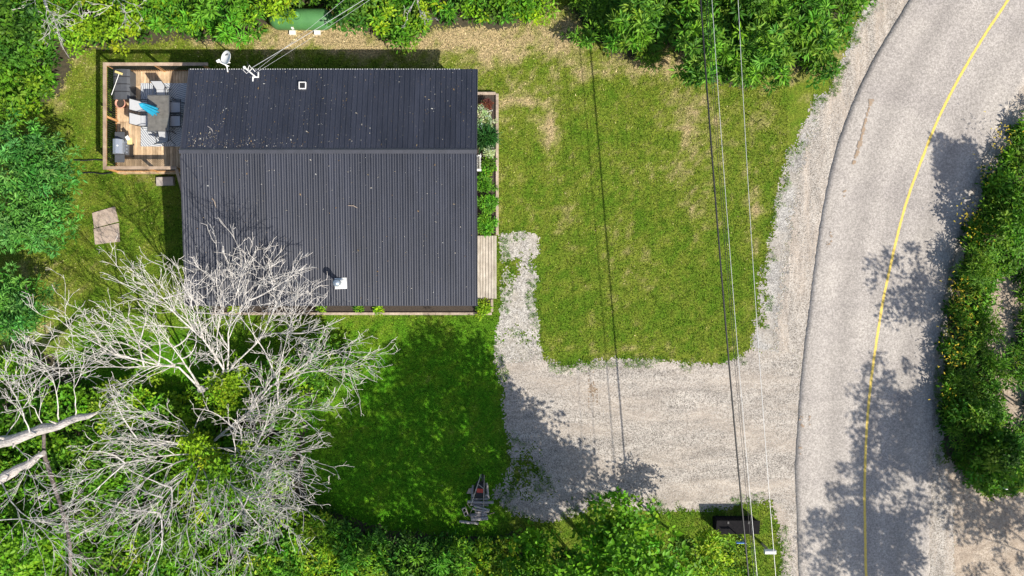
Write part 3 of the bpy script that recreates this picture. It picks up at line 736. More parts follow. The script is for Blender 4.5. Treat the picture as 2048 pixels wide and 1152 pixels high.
for k, (a, b, c2, d2) in enumerate(((696, 411, 715, 416), (424, 396, 432, 416), (415, 252, 428, 268))):
    z = zn_(P(a, b, 3.1)[1]) + .05
    p0 = P(a, b, z); p1 = P(c2, d2, z)
    o = MB().tube([p0, (Vector(p0) + Vector(p1)) / 2 + Vector((.03, .05, .01)), p1], [.016, .024, .012], 6).single("bark_scrap", M_LOG if k == 2 else M_TIMBER, p0)
    tag(o, ["pale curled bark scrap near the middle of the south roof slope", "tan bark scrap on the roof above the dead tree", "tan dry twig on the north roof slope beside the deck"][k], "bark scrap")

# satellite dish at the north eave
dbx, dby = P(456, 140, 2.6)[:2]
dish = thing("satellite_dish", (dbx, dby, 2.6), "white oval satellite dish on the eave above the house shadow", "satellite dish")
dc = Vector(P(455, 116, 3.35)); nrm = Vector((-.62, -.14, .77)).normalized()
Mr = nrm.to_track_quat('Z', 'Y').to_matrix().to_4x4()
prof = [(0.0001, 0.0)] + [(.07 * i, .012 * (i / 6) * i * 1.2) for i in range(1, 7)] + [(.43, .09), (.425, .075)] + [(.07 * i, .012 * (i / 6) * i * 1.2 - .015) for i in range(6, 0, -1)] + [(.0001, -.015)]
d_ = MB().lathe(dc, prof, 32, Mr @ Matrix.Diagonal((.66, .98, 1, 1))).build("reflector", M_WHITE, dish, True)
txt = bpy.data.curves.new("dish_text", 'FONT'); txt.body = "Bell"; txt.size = .19; txt.extrude = .002; txt.align_x = 'CENTER'; txt.align_y = 'CENTER'
to = bpy.data.objects.new("dish_text", txt); COL.objects.link(to); bpy.context.view_layer.update()
me = bpy.data.meshes.new_from_object(to.evaluated_get(bpy.context.evaluated_depsgraph_get())); bpy.data.objects.remove(to)
xa_ = Vector((1, 0, 0)); xa_ = (xa_ - nrm * xa_.dot(nrm)).normalized(); ya_ = nrm.cross(xa_)
Mt = Matrix((xa_, ya_, nrm)).transposed().to_4x4(); Mt.translation = dc + nrm * .038 + ya_ * .16 + xa_ * .02 - ORIG[dish.name]
me.transform(Mt); me.materials.clear(); me.materials.append(M_DGREY); link("lettering", me, d_)
MB().tube([(dbx, dby - .1, 2.62), (dbx, dby + .12, 2.72), (dbx, dby + .15, 3.05), dc - nrm * .06 + Vector((.05, -.2, 0))], .026, 8).build("mast", M_WHITE, dish)
lnb = Vector(P(437, 122, 3.55))
MB().tube([dc + Vector((.05, -.36, -.05)), lnb + Vector((.06, -.05, -.08)), lnb], .02, 6).build("feed_arm", M_WHITE, dish)
MB().box(lnb, (.16, .09, .09), .5).build("receiver", M_WHITE, dish)

# service mast with its wires
sbx, sby, _ = P(509, 152, 2.8); sbz = zn_(sby)
mast = thing("service_mast", (sbx, sby, sbz), "white service mast with curled wires on the north roof slope", "service mast")
MB().tube([(sbx, sby, sbz), (sbx - .02, sby + .03, sbz + 1.22)], .033, 10).build("pole", M_WHITE, mast)
MB().lathe((sbx - .02, sby + .03, sbz + 1.2), [(.035, 0), (.06, .03), (.06, .08), (.035, .12), (.001, .13)], 12).build("weather_head", M_WHITE, mast)
MB().box((sbx + .02, sby - .03, sbz + .04), (.30, .05, .04)).box((sbx + .15, sby + .09, sbz + .04), (.05, .2, .04)).box((sbx - .1, sby - .14, sbz + .04), (.05, .17, .04)).build("bracket", M_WHITE, mast)
for k, (dx, dy, z0) in enumerate(((.16, .10, .95), (.25, .02, .75))):
    MB().tube([(sbx, sby + .02, sbz + z0), (sbx + dx * .6, sby + dy + .12, sbz + z0 + .02), (sbx + dx, sby + dy, sbz + z0 - .05)], .016, 6).build("insulator_arm", M_WHITE, mast)
MB().tube([(sbx - .02, sby + .03, sbz + 1.25), (sbx - .16, sby - .02, sbz + 1.05), (sbx - .08, sby - .12, sbz + .85), (sbx + .05, sby - .02, sbz + .9)], .013, 6).build("drip_loop", M_CABLE_W, mast)
MB().tube([(sbx + .02, sby + .05, sbz + 1.15), (sbx + .12, sby + .2, sbz + 1.2), (sbx + .1, sby + .28, sbz + 1.3)], .012, 6).build("drip_loop", M_BLACK, mast)
def wire(name, a, b, sag, r, mat, label, cat="wire", n=24, group=None):
    a, b = Vector(a), Vector(b)
    pts = [a.lerp(b, i / n) - Vector((0, 0, 4 * sag * (i / n) * (1 - i / n))) for i in range(n + 1)]
    return tag(MB().tube(pts, r, 6).single(name, mat, a), label, cat, group)
far = Vector(P(700, 12, 6.3)); top = Vector((sbx, sby, sbz))
dirv = (far - (top + Vector((.15, .1, .95))))
wire("service_wire", top + Vector((.16, .1, .93)), top + Vector((.16, .1, .95)) + dirv * 2.4, .15, .011, M_CABLE_W, "thickest pale service wire running from the mast over the tank", "wire")
wire("service_wire", top + Vector((.25, .04, .70)), Vector(P(592, 84, 4.2)) + (Vector(P(592, 84, 4.2)) - top) * 2.2, .1, .0055, M_CABLE_W, "middle thin service wire between the mast and the shrubs", "wire")
wire("service_wire", top + Vector((.27, .0, .62)), Vector(P(586, 103, 3.9)) + (Vector(P(586, 103, 3.9)) - top) * 2.6, .1, .0055, M_CABLE_W, "lowest thin service wire nearest the roof edge", "wire")

# ------------------------------------------------------------------ deck
DZ = .70; DX0, DX1, DY0, DY1 = -19.34, -14.62, 5.66, 10.62
deck = thing("deck", ((DX0 + DX1) / 2, (DY0 + DY1) / 2, 0), "raised wooden deck with railing at the west end of the house", "deck")
NB = 33; bw = (DX1 - DX0) / NB
segs = ((DY0, 8.13), (8.13, 9.93), (9.93, DY1))
bms = [MB().box((0, 0, 0), (bw - .012, y1 - y0 - .012, .032), bev=.004).mesh("deck_board", M_DECK) for y0, y1 in segs]
do = ORIG[deck.name]
for i in range(NB):
    for (y0, y1), me in zip(segs, bms):
        if i > 31 and y0 < 9.8: pass
        o = link("deck_board", me, deck); o.location = Vector((DX0 + (i + .5) * bw, (y0 + y1) / 2, DZ - .016 + RNG.uniform(-.002, .002))) - do
for c, s in ((((DX0 + DX1) / 2, DY0 - .022, DZ - .13), (DX1 - DX0, .04, .24)), (((DX0 + DX1) / 2, DY1 + .022, DZ - .13), (DX1 - DX0, .04, .24)),
             ((DX0 - .022, (DY0 + DY1) / 2, DZ - .13), (.04, DY1 - DY0, .24))):
    MB().box(c, s).build("rim_joist", M_DECK, deck)
MB().box(((DX0 + DX1) / 2, (DY0 + DY1) / 2, DZ - .16), (DX1 - DX0 - .1, DY1 - DY0 - .1, .14)).build("under_frame", M_TIMBER, deck)
RT = 1.75; rx, ryt, ryb = DX0 + .02, DY1 - .0, DY0 + .04
posts = [(rx, ryt), (rx, 8.16), (rx, ryb), (-17.0, ryt), (-14.7, ryt), (-17.35, ryb), (-15.96, ryb)]
for a, b in posts: MB().box((a, b, (RT - .03) / 2), (.092, .092, RT - .03)).build("post", M_POST, deck)
for c, s in (((rx, (ryt + ryb) / 2, RT), (.16, ryt - ryb + .16, .038)),
             ((( rx + .082 -16.08) / 2, ryt, RT), (-16.08 - rx - .082, .15, .038)), (((-16.07 - 14.42) / 2, ryt, RT - .001), (16.07 - 14.42, .148, .038)),
             (((rx + .082 - 15.9) / 2, ryb, RT), (-15.9 - rx - .082, .15, .038))):
    MB().box(c, s, bev=.006).build("top_rail", M_RAIL, deck)
for zz in (.10, .93):
    for c, s in (((rx, (ryt + ryb) / 2, DZ + zz), (.036, ryt - ryb, .07)), (((rx - 14.62) / 2, ryt, DZ + zz), (-14.62 - rx, .036, .07)), (((rx - 15.96) / 2, ryb, DZ + zz), (-15.96 - rx, .036, .07))):
        MB().box(c, s).build("baluster_rail", M_POST, deck)
bme = MB().box((0, 0, 0), (.026, .026, .78)).mesh("baluster", M_BLACK)
pts = [(rx, y) for y in np.arange(ryb + .1, ryt, .108)] + [(x, ryt) for x in np.arange(rx + .1, -14.65, .108)] + [(x, ryb) for x in np.arange(rx + .1, -16.0, .108)]
for a, b in pts:
    o = link("baluster", bme, deck); o.location = Vector((a + (.031 if a == rx else 0), b + (-.031 if b == ryt else .031 if b == ryb else 0), DZ + .515)) - do
# stairs at the house wall
for i in range(3): MB().box((-15.30, DY0 - .20 - i * .29, DZ - .19 - i * .19), (1.15, .28, .04)).build("stair_tread", M_DECK, deck)
for xx in (-15.9, -14.70): 
    v = [(xx + q, y, z) for q in (-.02, .02) for y, z in ((DY0 - .05, .42), (DY0 - .05, .66), (DY0 - 1.0, .04), (DY0 - 1.0, .0), (DY0 - .75, 0))]
    MB().add(v, [(0, 1, 2, 3, 4), (9, 8, 7, 6, 5)] + [(i, i + 5, (i + 1) % 5 + 5, (i + 1) % 5) for i in range(5)]).build("stair_stringer", M_DECK, deck)
MB().box((-15.93, 4.60, .50), (.09, .09, 1.0)).build("post", M_POST, deck)
v = [(-15.93 + q, y, z + t) for t in (0, .04) for q, y, z in ((-.07, 5.66, 1.70), (.07, 5.66, 1.70), (.07, 4.48, 1.02), (-.07, 4.48, 1.02))]
MB().add(v, [(3, 2, 1, 0), (4, 5, 6, 7), (0, 1, 5, 4), (1, 2, 6, 5), (2, 3, 7, 6), (3, 0, 4, 7)]).build("stair_rail", M_RAIL, deck)

# rug
o = MB().box((-16.90, 8.48, DZ + .0065), (2.55, 3.1, .009)).single("rug", M_RUG, (-16.90, 8.48, DZ)); tag(o, "grey and white leaf-patterned outdoor rug under the patio table", "rug")
# table
tx, ty = -16.95, 8.38
tb = thing("patio_table", (tx, ty, DZ), "rectangular smoked glass patio table on the rug", "table")
MB().box((tx, ty, DZ + .705), (1.0, 1.68, .012)).build("glass_top", M_GLASS, tb)
f = MB()
for sx in (-1, 1): f.box((tx + sx * .515, ty, DZ + .70), (.034, 1.76, .035))
for sy in (-1, 1): f.box((tx, ty + sy * .863, DZ + .70), (.994, .034, .035))
f.build("frame", M_DGREY, tb)
for sx in (-1, 1):
    for sy in (-1, 1): MB().tube([(tx + sx * .49, ty + sy * .82, DZ + .68), (tx + sx * .50, ty + sy * .83, DZ)], .02, 8).build("leg", M_DGREY, tb)
# folded parasol standing through the table
um = thing("parasol", (tx, ty, DZ), "folded teal parasol standing in the patio table", "parasol")
MB().tube([(tx, ty, DZ + .05), (tx, ty, DZ + 2.32)], .021, 10).build("pole", M_DGREY, um)
MB().lathe((tx, ty, DZ), [(.22, .012), (.22, .05), (.06, .08), (.05, .16)], 20).build("base", M_DGREY, um)
n = 48; prof = [(.05, 2.30), (.10, 2.16), (.13, 1.9), (.15, 1.55), (.185, 1.22), (.20, 1.10), (.15, 1.06)]
vs_, fs_ = [], []
for i, (r, z) in enumerate(prof):
    for k in range(n):
        a = 2 * math.pi * k / n; q = r * (1 + .33 * math.cos(8 * a + .4 * i) * min(1, (i + .4) / 3))
        vs_.append((tx + q * math.cos(a), ty + q * math.sin(a), DZ + z + (.05 * math.cos(8 * a) if i == 5 else 0)))
for i in range(len(prof) - 1):
    for k in range(n): fs_.append((i * n + k, (i + 1) * n + k, (i + 1) * n + (k + 1) % n, i * n + (k + 1) % n))
fs_.append(tuple(range(n)))
MB().add(vs_, fs_).build("canopy", M_TEAL, um, True)
MB().lathe((tx, ty, DZ + 2.3), [(.05, 0), (.03, .05), (.02, .11), (.001, .12)], 12).build("finial", M_TEAL, um)
# chairs: sling seat on a black tube frame, local +Y is the way the sitter faces
def make_chair():
    r = thing("patio_chair", (0, 0, 0), "x", "chair", "sling chairs round the patio table")
    def sheet(pts, w, name, th=.012):
        m = MB(); up = [(sx * w / 2, y, z + th) for y, z in pts for sx in (-1, 1)]; dn = [(sx * w / 2, y, z) for y, z in pts for sx in (-1, 1)]
        k = len(up); fs = []
        for i in range(len(pts) - 1):
            a = 2 * i; fs += [(a, a + 1, a + 3, a + 2), (k + a + 2, k + a + 3, k + a + 1, k + a), (a, a + 2, k + a + 2, k + a), (a + 3, a + 1, k + a + 1, k + a + 3)]
        fs += [(1, 0, k, k + 1), (2 * len(pts) - 2, 2 * len(pts) - 1, k + 2 * len(pts) - 1, k + 2 * len(pts) - 2)]
        return m.add(up, fs if False else fs).add(dn, []) if False else MB().add(up + dn, fs)
    sheet([(.28, .43), (.24, .445), (.10, .42), (-.08, .40), (-.20, .41)], .50, "seat").build("seat", M_FABRIC, r)
    sheet([(-.21, .42), (-.30, .60), (-.40, .82), (-.46, .96)], .50, "back").build("backrest", M_FABRIC, r)
    for s in (-1, 1):
        x = s * .27
        MB().tube([(x, .28, .435), (x, .1, .415), (x, -.2, .405), (x, -.30, .60), (x, -.47, .98)], .014, 6).build("side_frame", M_BLACK, r)
        MB().tube([(x, .24, .435), (x * 1.1, .27, .62), (x * 1.12, .20, .655), (x * 1.12, -.1, .65), (x * 1.04, -.33, .66)], .018, 6).build("armrest", M_BLACK, r)
        MB().tube([(x, .24, .43), (x * 1.05, .27, 0)], .014, 6).build("leg", M_BLACK, r)
        MB().tube([(x, -.2, .405), (x * 1.05, -.36, 0)], .014, 6).build("leg", M_BLACK, r)
    MB().tube([(-.27, -.465, .975), (.27, -.465, .975)], .014, 6).build("back_bar", M_BLACK, r)
    return r
ch0 = make_chair()
spots = [(tx - .78, ty + .37, -math.pi / 2, "sunlit sling chair west of the table, nearer the parasol head"),
         (tx - .78, ty - .30, -math.pi / 2, "sunlit sling chair west of the table, nearer the grill"),
         (tx + .72, ty + .34, math.pi / 2, "shaded sling chair between table and house, on the north side"),
         (tx + .72, ty - .32, math.pi / 2, "shaded sling chair between table and house, on the south side"),
         (tx + .02, ty + 1.0, math.pi, "sling chair at the north end of the table"),
         (tx + .14, ty - 1.04, .12, "sling chair at the south end of the table")]
for i, (a, b, rz, lab) in enumerate(spots):
    c = ch0 if i == 0 else dup(ch0, (a, b, DZ), rz)
    c.location = (a, b, DZ + .011); c.rotation_euler = (0, 0, rz); c["label"] = lab
# storage box with a broom on its lid
bxx, byy = -18.78, 9.80
sb = thing("storage_box", (bxx, byy, DZ), "dark grey deck storage box in the railing corner", "storage box")
MB().box((bxx, byy, DZ + .27), (.74, 1.36, .54), bev=.01).build("body", M_DGREY, sb)
v, f = [], []
pr = [(-.40, .53), (-.40, .58), (-.28, .645), (0, .67), (.28, .645), (.40, .58), (.40, .53)]
for yy in (-.72, .72): v += [(bxx + a, byy + yy, DZ + z) for a, z in pr]
n = len(pr); f = [(i, i + 1, n + i + 1, n + i) for i in range(n - 1)] + [tuple(range(n - 1, -1, -1)), tuple(range(n, 2 * n)), (0, n, 2 * n - 1, n - 1)]
lid = MB().add(v, f).build("lid", M_DGREY, sb)
for yy in (-.36, 0, .36):
    w, g = [], []
    for q in (-.02, .02): w += [(bxx + a * .99, byy + yy + q, DZ + z + .008) for a, z in pr[1:-1]]
    MB().add(w, [(i, i + 1, 5 + i + 1, 5 + i) for i in range(4)]).build("lid_rib", M_BLACK, lid)
a, b = Vector(P(223, 190, 1.37)), Vector(P(238, 148, 1.42))
br = thing("broom", b, "broom with pale yellow head lying on the storage box", "broom")
MB().tube([a, b], .014, 8).build("handle", M_WHITE, br)
MB().box(b + Vector((.0, .05, .02)), (.36, .10, .06), -.35).build("head", M_YELLOW, br)
# pot
pxx, pyy, _ = P(240, 206, 1.05)
pot = thing("flower_pot", (pxx, pyy, DZ), "round pinkish terracotta pot beside the storage box", "flower pot")
MB().lathe((pxx, pyy, DZ), [(.15, 0), (.215, .30), (.25, .30), (.255, .36), (.22, .36), (.20, .27), (.001, .26)], 28).build("pot", M_TERRA, pot, True)
MB().lathe((pxx, pyy, DZ + .285), [(.198, 0), (.15, .012), (.001, .02)], 20).build("soil", M_SOIL, pot)
# grill
gx_, gy_ = -18.72, 6.72
gr = thing("gas_grill", (gx_, gy_, DZ), "silver lidded gas grill by the west railing", "grill")
MB().box((gx_, gy_, DZ + .42), (.46, .66, .68)).build("cabinet", M_BLACK, gr)
MB().box((gx_, gy_, DZ + .815), (.52, .70, .11)).build("firebox", M_BLACK, gr)
v, f = [], []
pr = [(-.24, .87), (-.25, 1.0), (-.17, 1.12), (-.02, 1.165), (.12, 1.13), (.21, 1.02), (.23, .87)]
for yy in (-.34, .34): v += [(gx_ + a, gy_ + yy, DZ + z) for a, z in pr]
n = len(pr); f = [(i, i + 1, n + i + 1, n + i) for i in range(n - 1)] + [tuple(range(n - 1, -1, -1)), tuple(range(n, 2 * n))]
lid = MB().add(v, f).build("lid", M_STEEL, gr)
MB().tube([(gx_ + .25, gy_ - .24, DZ + .95), (gx_ + .30, gy_ - .24, DZ + .96), (gx_ + .30, gy_ + .24, DZ + .96), (gx_ + .25, gy_ + .24, DZ + .95)], .014, 8).build("handle", M_STEEL, lid)
MB().lathe((gx_ + .06, gy_ + .02, DZ + 1.148), [(.04, 0), (.04, .012), (.001, .014)], 14).build("thermometer", M_WHITE, lid)
panel = MB().add([(gx_ + .262, gy_ - .35, DZ + .87), (gx_ + .262, gy_ + .35, DZ + .87), (gx_ + .40, gy_ + .35, DZ + .80), (gx_ + .40, gy_ - .35, DZ + .80),
                  (gx_ + .262, gy_ - .35, DZ + .70), (gx_ + .262, gy_ + .35, DZ + .70), (gx_ + .38, gy_ + .35, DZ + .68), (gx_ + .38, gy_ - .35, DZ + .68)],
                 [(0, 3, 2, 1), (0, 4, 7, 3), (3, 7, 6, 2), (2, 6, 5, 1), (4, 5, 6, 7), (0, 1, 5, 4)]).build("control_panel", M_DGREY, gr)
for k in range(4): MB().lathe((gx_ + .335, gy_ - .24 + k * .16, DZ + .838), [(.034, 0), (.03, .035), (.001, .036)], 12).build("knob", M_STEEL, panel)
for s in (-1, 1): MB().box((gx_ - .0, gy_ + s * .545, DZ + .855), (.46, .36, .03), bev=.008).build("side_shelf", M_DGREY, gr)
for sx in (-1, 1):
    for sy in (-1, 1):
        w = MB().lathe((gx_ + sx * .2, gy_ + sy * .28, DZ + .045), [(.001, -.02), (.045, -.02), (.045, .02), (.001, .02)], 12, Matrix.Rotation(math.pi / 2, 4, 'X')).build("wheel", M_BLACK, gr)
cl = Vector(P(257, 283, 1.50))
v, f = [], []
for i in range(6):
    for j in range(5):
        v.append(cl + Vector(((i - 2.5) * .055 + (j - 2) * .012, (2 - j) * .075 + (i - 2) * .01, .012 * math.sin(i * 1.9 + j) + .06 - .04 * abs(i - 2))))
for i in range(5):
    for j in range(4): f.append((i * 5 + j, i * 5 + j + 1, (i + 1) * 5 + j + 1, (i + 1) * 5 + j))
th = [Vector(q) - Vector((0, 0, .012)) for q in v]; k = len(v)
f2 = f + [tuple(k + q for q in reversed(t)) for t in f]
o = MB().add(v + th, f2).single("towel", M_YELLOW, cl); tag(o, "pale yellow cloth hung on the grill front", "towel")
MB().box(cl + Vector((-.02, .16, .03)), (.16, .2, .05), .6).build("towel_end", M_WHITE, o)

# ------------------------------------------------------------------ slabs, step, black rods by the deck
for k, (pts, lab) in enumerate(((((184, 426), (229, 413), (237, 443), (188, 456)), "northern of two weathered square slabs on the side lawn"),
                                (((187, 458), (237, 446), (239, 483), (190, 489)), "southern of two weathered square slabs on the side lawn"))):
    c = [P(a, b, .06) for a, b in pts]
    m = MB().add([(q[0], q[1], .0) for q in c] + [(q[0], q[1], .05 + .006 * k) for q in c], [(3, 2, 1, 0) if False else (0, 1, 2, 3), (7, 6, 5, 4), (0, 4, 5, 1), (1, 5, 6, 2), (2, 6, 7, 3), (3, 7, 4, 0)])
    tag(m.single("paving_slab", M_SLAB, (c[0][0], c[0][1], 0)), lab, "slab", "slabs on the side lawn")
q = P(329, 362, .2); st = MB().box((q[0], q[1], .10), (.85, .42, .20), .03, bev=.015).single("step_block", M_CONC, (q[0], q[1], 0)); tag(st, "low grey step block on the grass below the deck", "step block")
for k, pts in enumerate((((148, 320), (170, 321), (190, 319), (212, 321)), ((165, 346), (185, 345), (205, 348), (225, 345)))):
    w = [P(a, b, .06) for a, b in pts]
    tag(MB().tube(w, .03, 7).single("drain_pipe", M_BLACK, w[0]), ["upper black pipe lying on the grass west of the deck", "lower black pipe lying on the grass southwest of the deck"][k], "pipe")  # thin black rods along two dark lines on the grass

# ------------------------------------------------------------------ east bed, walk boards, south bed
eb = thing("garden_bed", (-1.3, 5.6, 0), "timber-edged flower bed along the east wall of the house", "garden bed")
yN, yS = P(0, 190)[1], P(0, 470)[1]
MB().box((-1.35, (yN + yS) / 2, .10), (1.06, yN - yS - .1, .2)).build("soil", M_SOIL, eb)
ln = (yN - yS) / 3
for i in range(3):
    for lay in (0, 1): MB().box((-.74, yS + ln * (i + .5), .075 + lay * .145), (.14, ln - .01, .14), bev=.012).build("edge_timber", M_TIMBER, eb)
for lay in (0, 1): MB().box((-1.36, yN + .01, .075 + lay * .145), (1.09, .13, .14), bev=.012).build("edge_timber", M_TIMBER, eb)
wk = thing("board_walk", (-1.3, .9, 0), "small landing of pale weathered boards at the east door", "boardwalk")
y0, y1 = P(0, 597)[1], P(0, 472)[1]; nb = 8; x0, x1 = -1.86, -.76; w = (x1 - x0) / nb
me = MB().box((0, 0, 0), (w - .02, y1 - y0, .035), bev=.005).mesh("walk_board", M_BOARD)
for i in range(nb):
    o = link("walk_board", me, wk); o.location = Vector((x0 + (i + .5) * w, (y0 + y1) / 2, .20)) - ORIG[wk.name]
for yy in (y0 + .1, (y0 + y1) / 2, y1 - .1): MB().box(((x0 + x1) / 2, yy, .09), (x1 - x0 - .04, .09, .18)).build("joist", M_TIMBER, wk)
s_b = thing("garden_bed", (-8, -1.2, 0), "narrow timber-edged bed along the south wall of the house", "garden bed")
ya, yb = P(0, 627)[1], -.45; xa, xb = P(425, 0)[0], P(984, 0)[0]
MB().box(((xa + xb) / 2, (ya + yb) / 2 - .05, .08), (xb - xa - .16, yb - ya + .02, .16)).build("soil", M_SOIL, s_b)
ln = (xb - xa) / 5
for i in range(5):
    for lay in (0, 1): MB().box((xa + ln * (i + .5), ya, .075 + lay * .115), (ln - .012, .13, .11), bev=.01).build("edge_timber", M_TIMBER, s_b)
for lay in (0, 1): MB().box((xb + .0, ya + .40, .075 + lay * .115), (.12, .62, .11), bev=.01).build("edge_timber", M_TIMBER, s_b)
# soil flecks / mulch chips in both beds are kept in the material

bed = [("white_plant", "cream variegated plant at the north end of the east bed", 972, 220, .45, .42, 'cream', 16), ("white_plant", "cream variegated plant south of the red-leaved one", 973, 247, .5, .46, 'cream', 22),
       ("red_leaf_plant", "small dark red leaved plant in the east bed", 976, 207, .55, .22, 'redleaf', 10), ("ornamental_grass", "dark green grassy clump in the east bed", 969, 276, .55, .36, 'blade', 14),
       ("white_plant", "cream plant just south of the grassy clump", 977, 303, .4, .30, 'cream', 10), ("leafy_perennial", "leafy green perennial beside the white garden chair", 978, 338, .4, .36, 'shrub', 14),
       ("leafy_perennial", "bright green perennial in the middle of the east bed", 968, 368, .5, .40, 'fern', 16), ("leafy_perennial", "dense green perennial second from the board landing", 973, 405, .5, .46, 'fern', 22),
       ("leafy_perennial", "dense green perennial next to the board landing", 972, 444, .5, .46, 'fern', 22),
       ("fern_plant", "bright fern spilling over the corner by the board landing", 966, 616, .35, .34, 'yellow', 14), ("small_yellow_plant", "yellow-green sprig in the south bed nearest the flue", 642, 617, .3, .14, 'yellow', 4),
       ("small_yellow_plant", "yellow-green sprig in the middle of the south bed", 757, 617, .3, .14, 'yellow', 4), ("small_yellow_plant", "yellow-green sprig in the south bed near the dead tree", 470, 617, .3, .2, 'yellow', 5),
       ("small_yellow_plant", "faint sprig in the south bed towards the corner", 716, 619, .25, .1, 'shrub', 3)]
for i, (nm, lab, a, b, h, r, kd, n) in enumerate(bed):
    plant(nm, lab, "plant", a, b, h, r, kd, 400 + i, n=int(n * 1.7), per=34, size=.62 if kd != 'blade' else 1, hz=.22, cr=.24, stems=3)
# white garden chair half under the eave
gc = thing("garden_chair", (-1.72, 6.1, .2), "white slatted garden chair half hidden under the east eave", "chair")
gx0, gy0 = -1.62, 6.12
for i in range(5):
    x = gx0 + .0; yy = gy0 - .24 + i * .12
    v = [(gx0 - .02, yy - .045, .50), (gx0 - .02, yy + .045, .50), (gx0 + .10 + .0, yy * 1 + .05 + (i - 2) * .03, 1.25), (gx0 + .10, yy - .05 + (i - 2) * .03, 1.25)]
    MB().add(v + [(p[0] + .02, p[1], p[2] + .004) for p in v], [(3, 2, 1, 0), (4, 5, 6, 7), (0, 1, 5, 4), (1, 2, 6, 5), (2, 3, 7, 6), (3, 0, 4, 7)]).build("back_slat", M_WHITE, gc)
for i in range(4): MB().box((gx0 - .10 - i * .11, gy0, .50 + i * .02), (.095, .56, .02)).build("seat_slat", M_WHITE, gc)
for s in (-1, 1):
    MB().box((gx0 - .22, gy0 + s * .34, .68), (.66, .11, .025)).build("armrest", M_WHITE, gc)
    MB().box((gx0 - .45, gy0 + s * .30, .44), (.06, .03, .46)).build("leg", M_WHITE, gc)
    MB().box((gx0 + .0, gy0 + s * .30, .40), (.06, .03, .40)).build("leg", M_WHITE, gc)

# ------------------------------------------------------------------ propane tank
a, b = Vector(P(545, 40, .75)), Vector(P(658, 36, .75)); R0 = .50
cx, cy = (a.x + b.x) / 2, P(600, 39, .62)[1]; Lh = (b.x - a.x) / 2 - .1
tk = thing("propane_tank", (cx, cy, 0), "green horizontal propane tank half under the shrubs", "propane tank")
prof = [(.001, -Lh - .32), (.18, -Lh - .28), (.33, -Lh - .18), (.44, -Lh - .06), (R0, -Lh + .1), (R0, Lh - .1), (.44, Lh + .06), (.33, Lh + .18), (.18, Lh + .28), (.001, Lh + .32)]
MB().lathe((cx, cy, .62), prof, 32, Matrix.Rotation(math.pi / 2, 4, 'Y')).build("vessel", M_TANK, tk, True)
MB().lathe((cx - .1, cy, 1.10), [(.2, 0), (.2, .12), (.15, .2), (.001, .23)], 20).build("dome_cover", M_TANK, tk, True)
for s in (-.62, .62):
    MB().box((cx + s, cy, .20), (.12, .5, .16)).build("foot", M_TANK, tk)
    MB().box((cx + s, cy - .04, .06), (.30, 1.0, .12)).build("pad", M_WHITE, tk)
w = [P(586, 54, .9), P(588, 57, .4), P(592, 61, .1), P(600, 63, .05), P(606, 66, .03)]
MB().tube(w, .018, 6).build("gas_line", M_YELLOW, tk)
MB().box(P(585, 55, .75), (.11, .14, .16), .3).build("regulator", M_WHITE, tk)

# ------------------------------------------------------------------ firewood, wheelbarrow, cinder block
def log(px0, py0, px1, py1, r, z, lab, seed, name="firewood_log", cat="log", mat=None):
    rng = np.random.default_rng(seed); a, b = Vector(P(px0, py0, z)), Vector(P(px1, py1, z))
    n = 7; pts = [a.lerp(b, i / (n - 1)) + Vector((0, rng.normal(0, r * .12), rng.normal(0, r * .08))) for i in range(n)]
    o = MB().tube(pts, [r * rng.uniform(.86, 1.1) for _ in pts], 9).single(name, mat or M_LOG, (a.x, a.y, 0)); return tag(o, lab, cat, "logs in the woodpile")
LOGS = [(919, 1043, 957, 1047, .085, .09, "long thin log lying apart at the south end of the woodpile"), (942, 1039, 976, 1036, .13, .14, "stout log at the south end of the stacked pile"),
        (941, 1032, 962, 1029, .13, .13, "knotty short log second from the south end of the pile"), (963, 1030, 974, 1028, .09, .12, "stub of log beside the knotty short one"),
        (944, 1017, 978, 1023, .075, .22, "slanting split log in the middle of the pile"), (948, 1012, 979, 1020, .06, .32, "upper slanting split log tilted over the middle of the pile"),
        (941, 1009, 977, 1010, .09, .16, "log just south of the long crosswise log"), (935, 1004, 987, 1005, .085, .3, "longest crosswise log sticking out past the pile"),
        (942, 998, 976, 998, .10, .18, "log directly behind the wheelbarrow tray"), (943, 992, 977, 990, .1, .10, "lowest log under the wheelbarrow tray"),
        (950, 1024, 972, 1026, .07, .13, "small log between the slanting ones and the knotty one"), (973, 966, 977, 998, .08, .12, "lengthwise log along the east side of the wheelbarrow"),
        (946, 970, 944, 996, .07, .1, "lengthwise log along the west side of the wheelbarrow")]
for i, (a, b, c, d, r, z, lab) in enumerate(LOGS): log(a, b, c, d, r * .8, z, lab, 700 + i)
for i, (a, b, c, d, z, lab) in enumerate(((934, 1007, 941, 1016, .12, "short stick by the west side of the woodpile"), (947, 1017, 955, 1026, .40, "pale stick lying across the slanting logs"),
                                          (938, 1033, 943, 1020, .1, "dark stick beside the hollow block"), (976, 1029, 989, 1025, .04, "bent twig on the grass east of the pile"))):
    log(a, b, c, d, .02, z, lab, 730 + i, "stick", "stick", M_TIMBER)
sl = [P(933, 987, .1), P(938, 977, .1), P(947, 976, .12), P(946, 988, .12)]
m = MB().add([(q[0], q[1], q[2] - .05) for q in sl] + [tuple(q) for q in sl], [(3, 2, 1, 0), (4, 5, 6, 7), (0, 1, 5, 4), (1, 2, 6, 5), (2, 3, 7, 6), (3, 0, 4, 7)][0:]).single("split_board", M_TIMBER, (sl[0][0], sl[0][1], 0))
tag(m, "grey offcut of board at the west side of the wheelbarrow", "board")
wb = thing("wheelbarrow", P(959, 982), "overturned black wheelbarrow with wooden handles on the woodpile", "wheelbarrow")
zt = .42
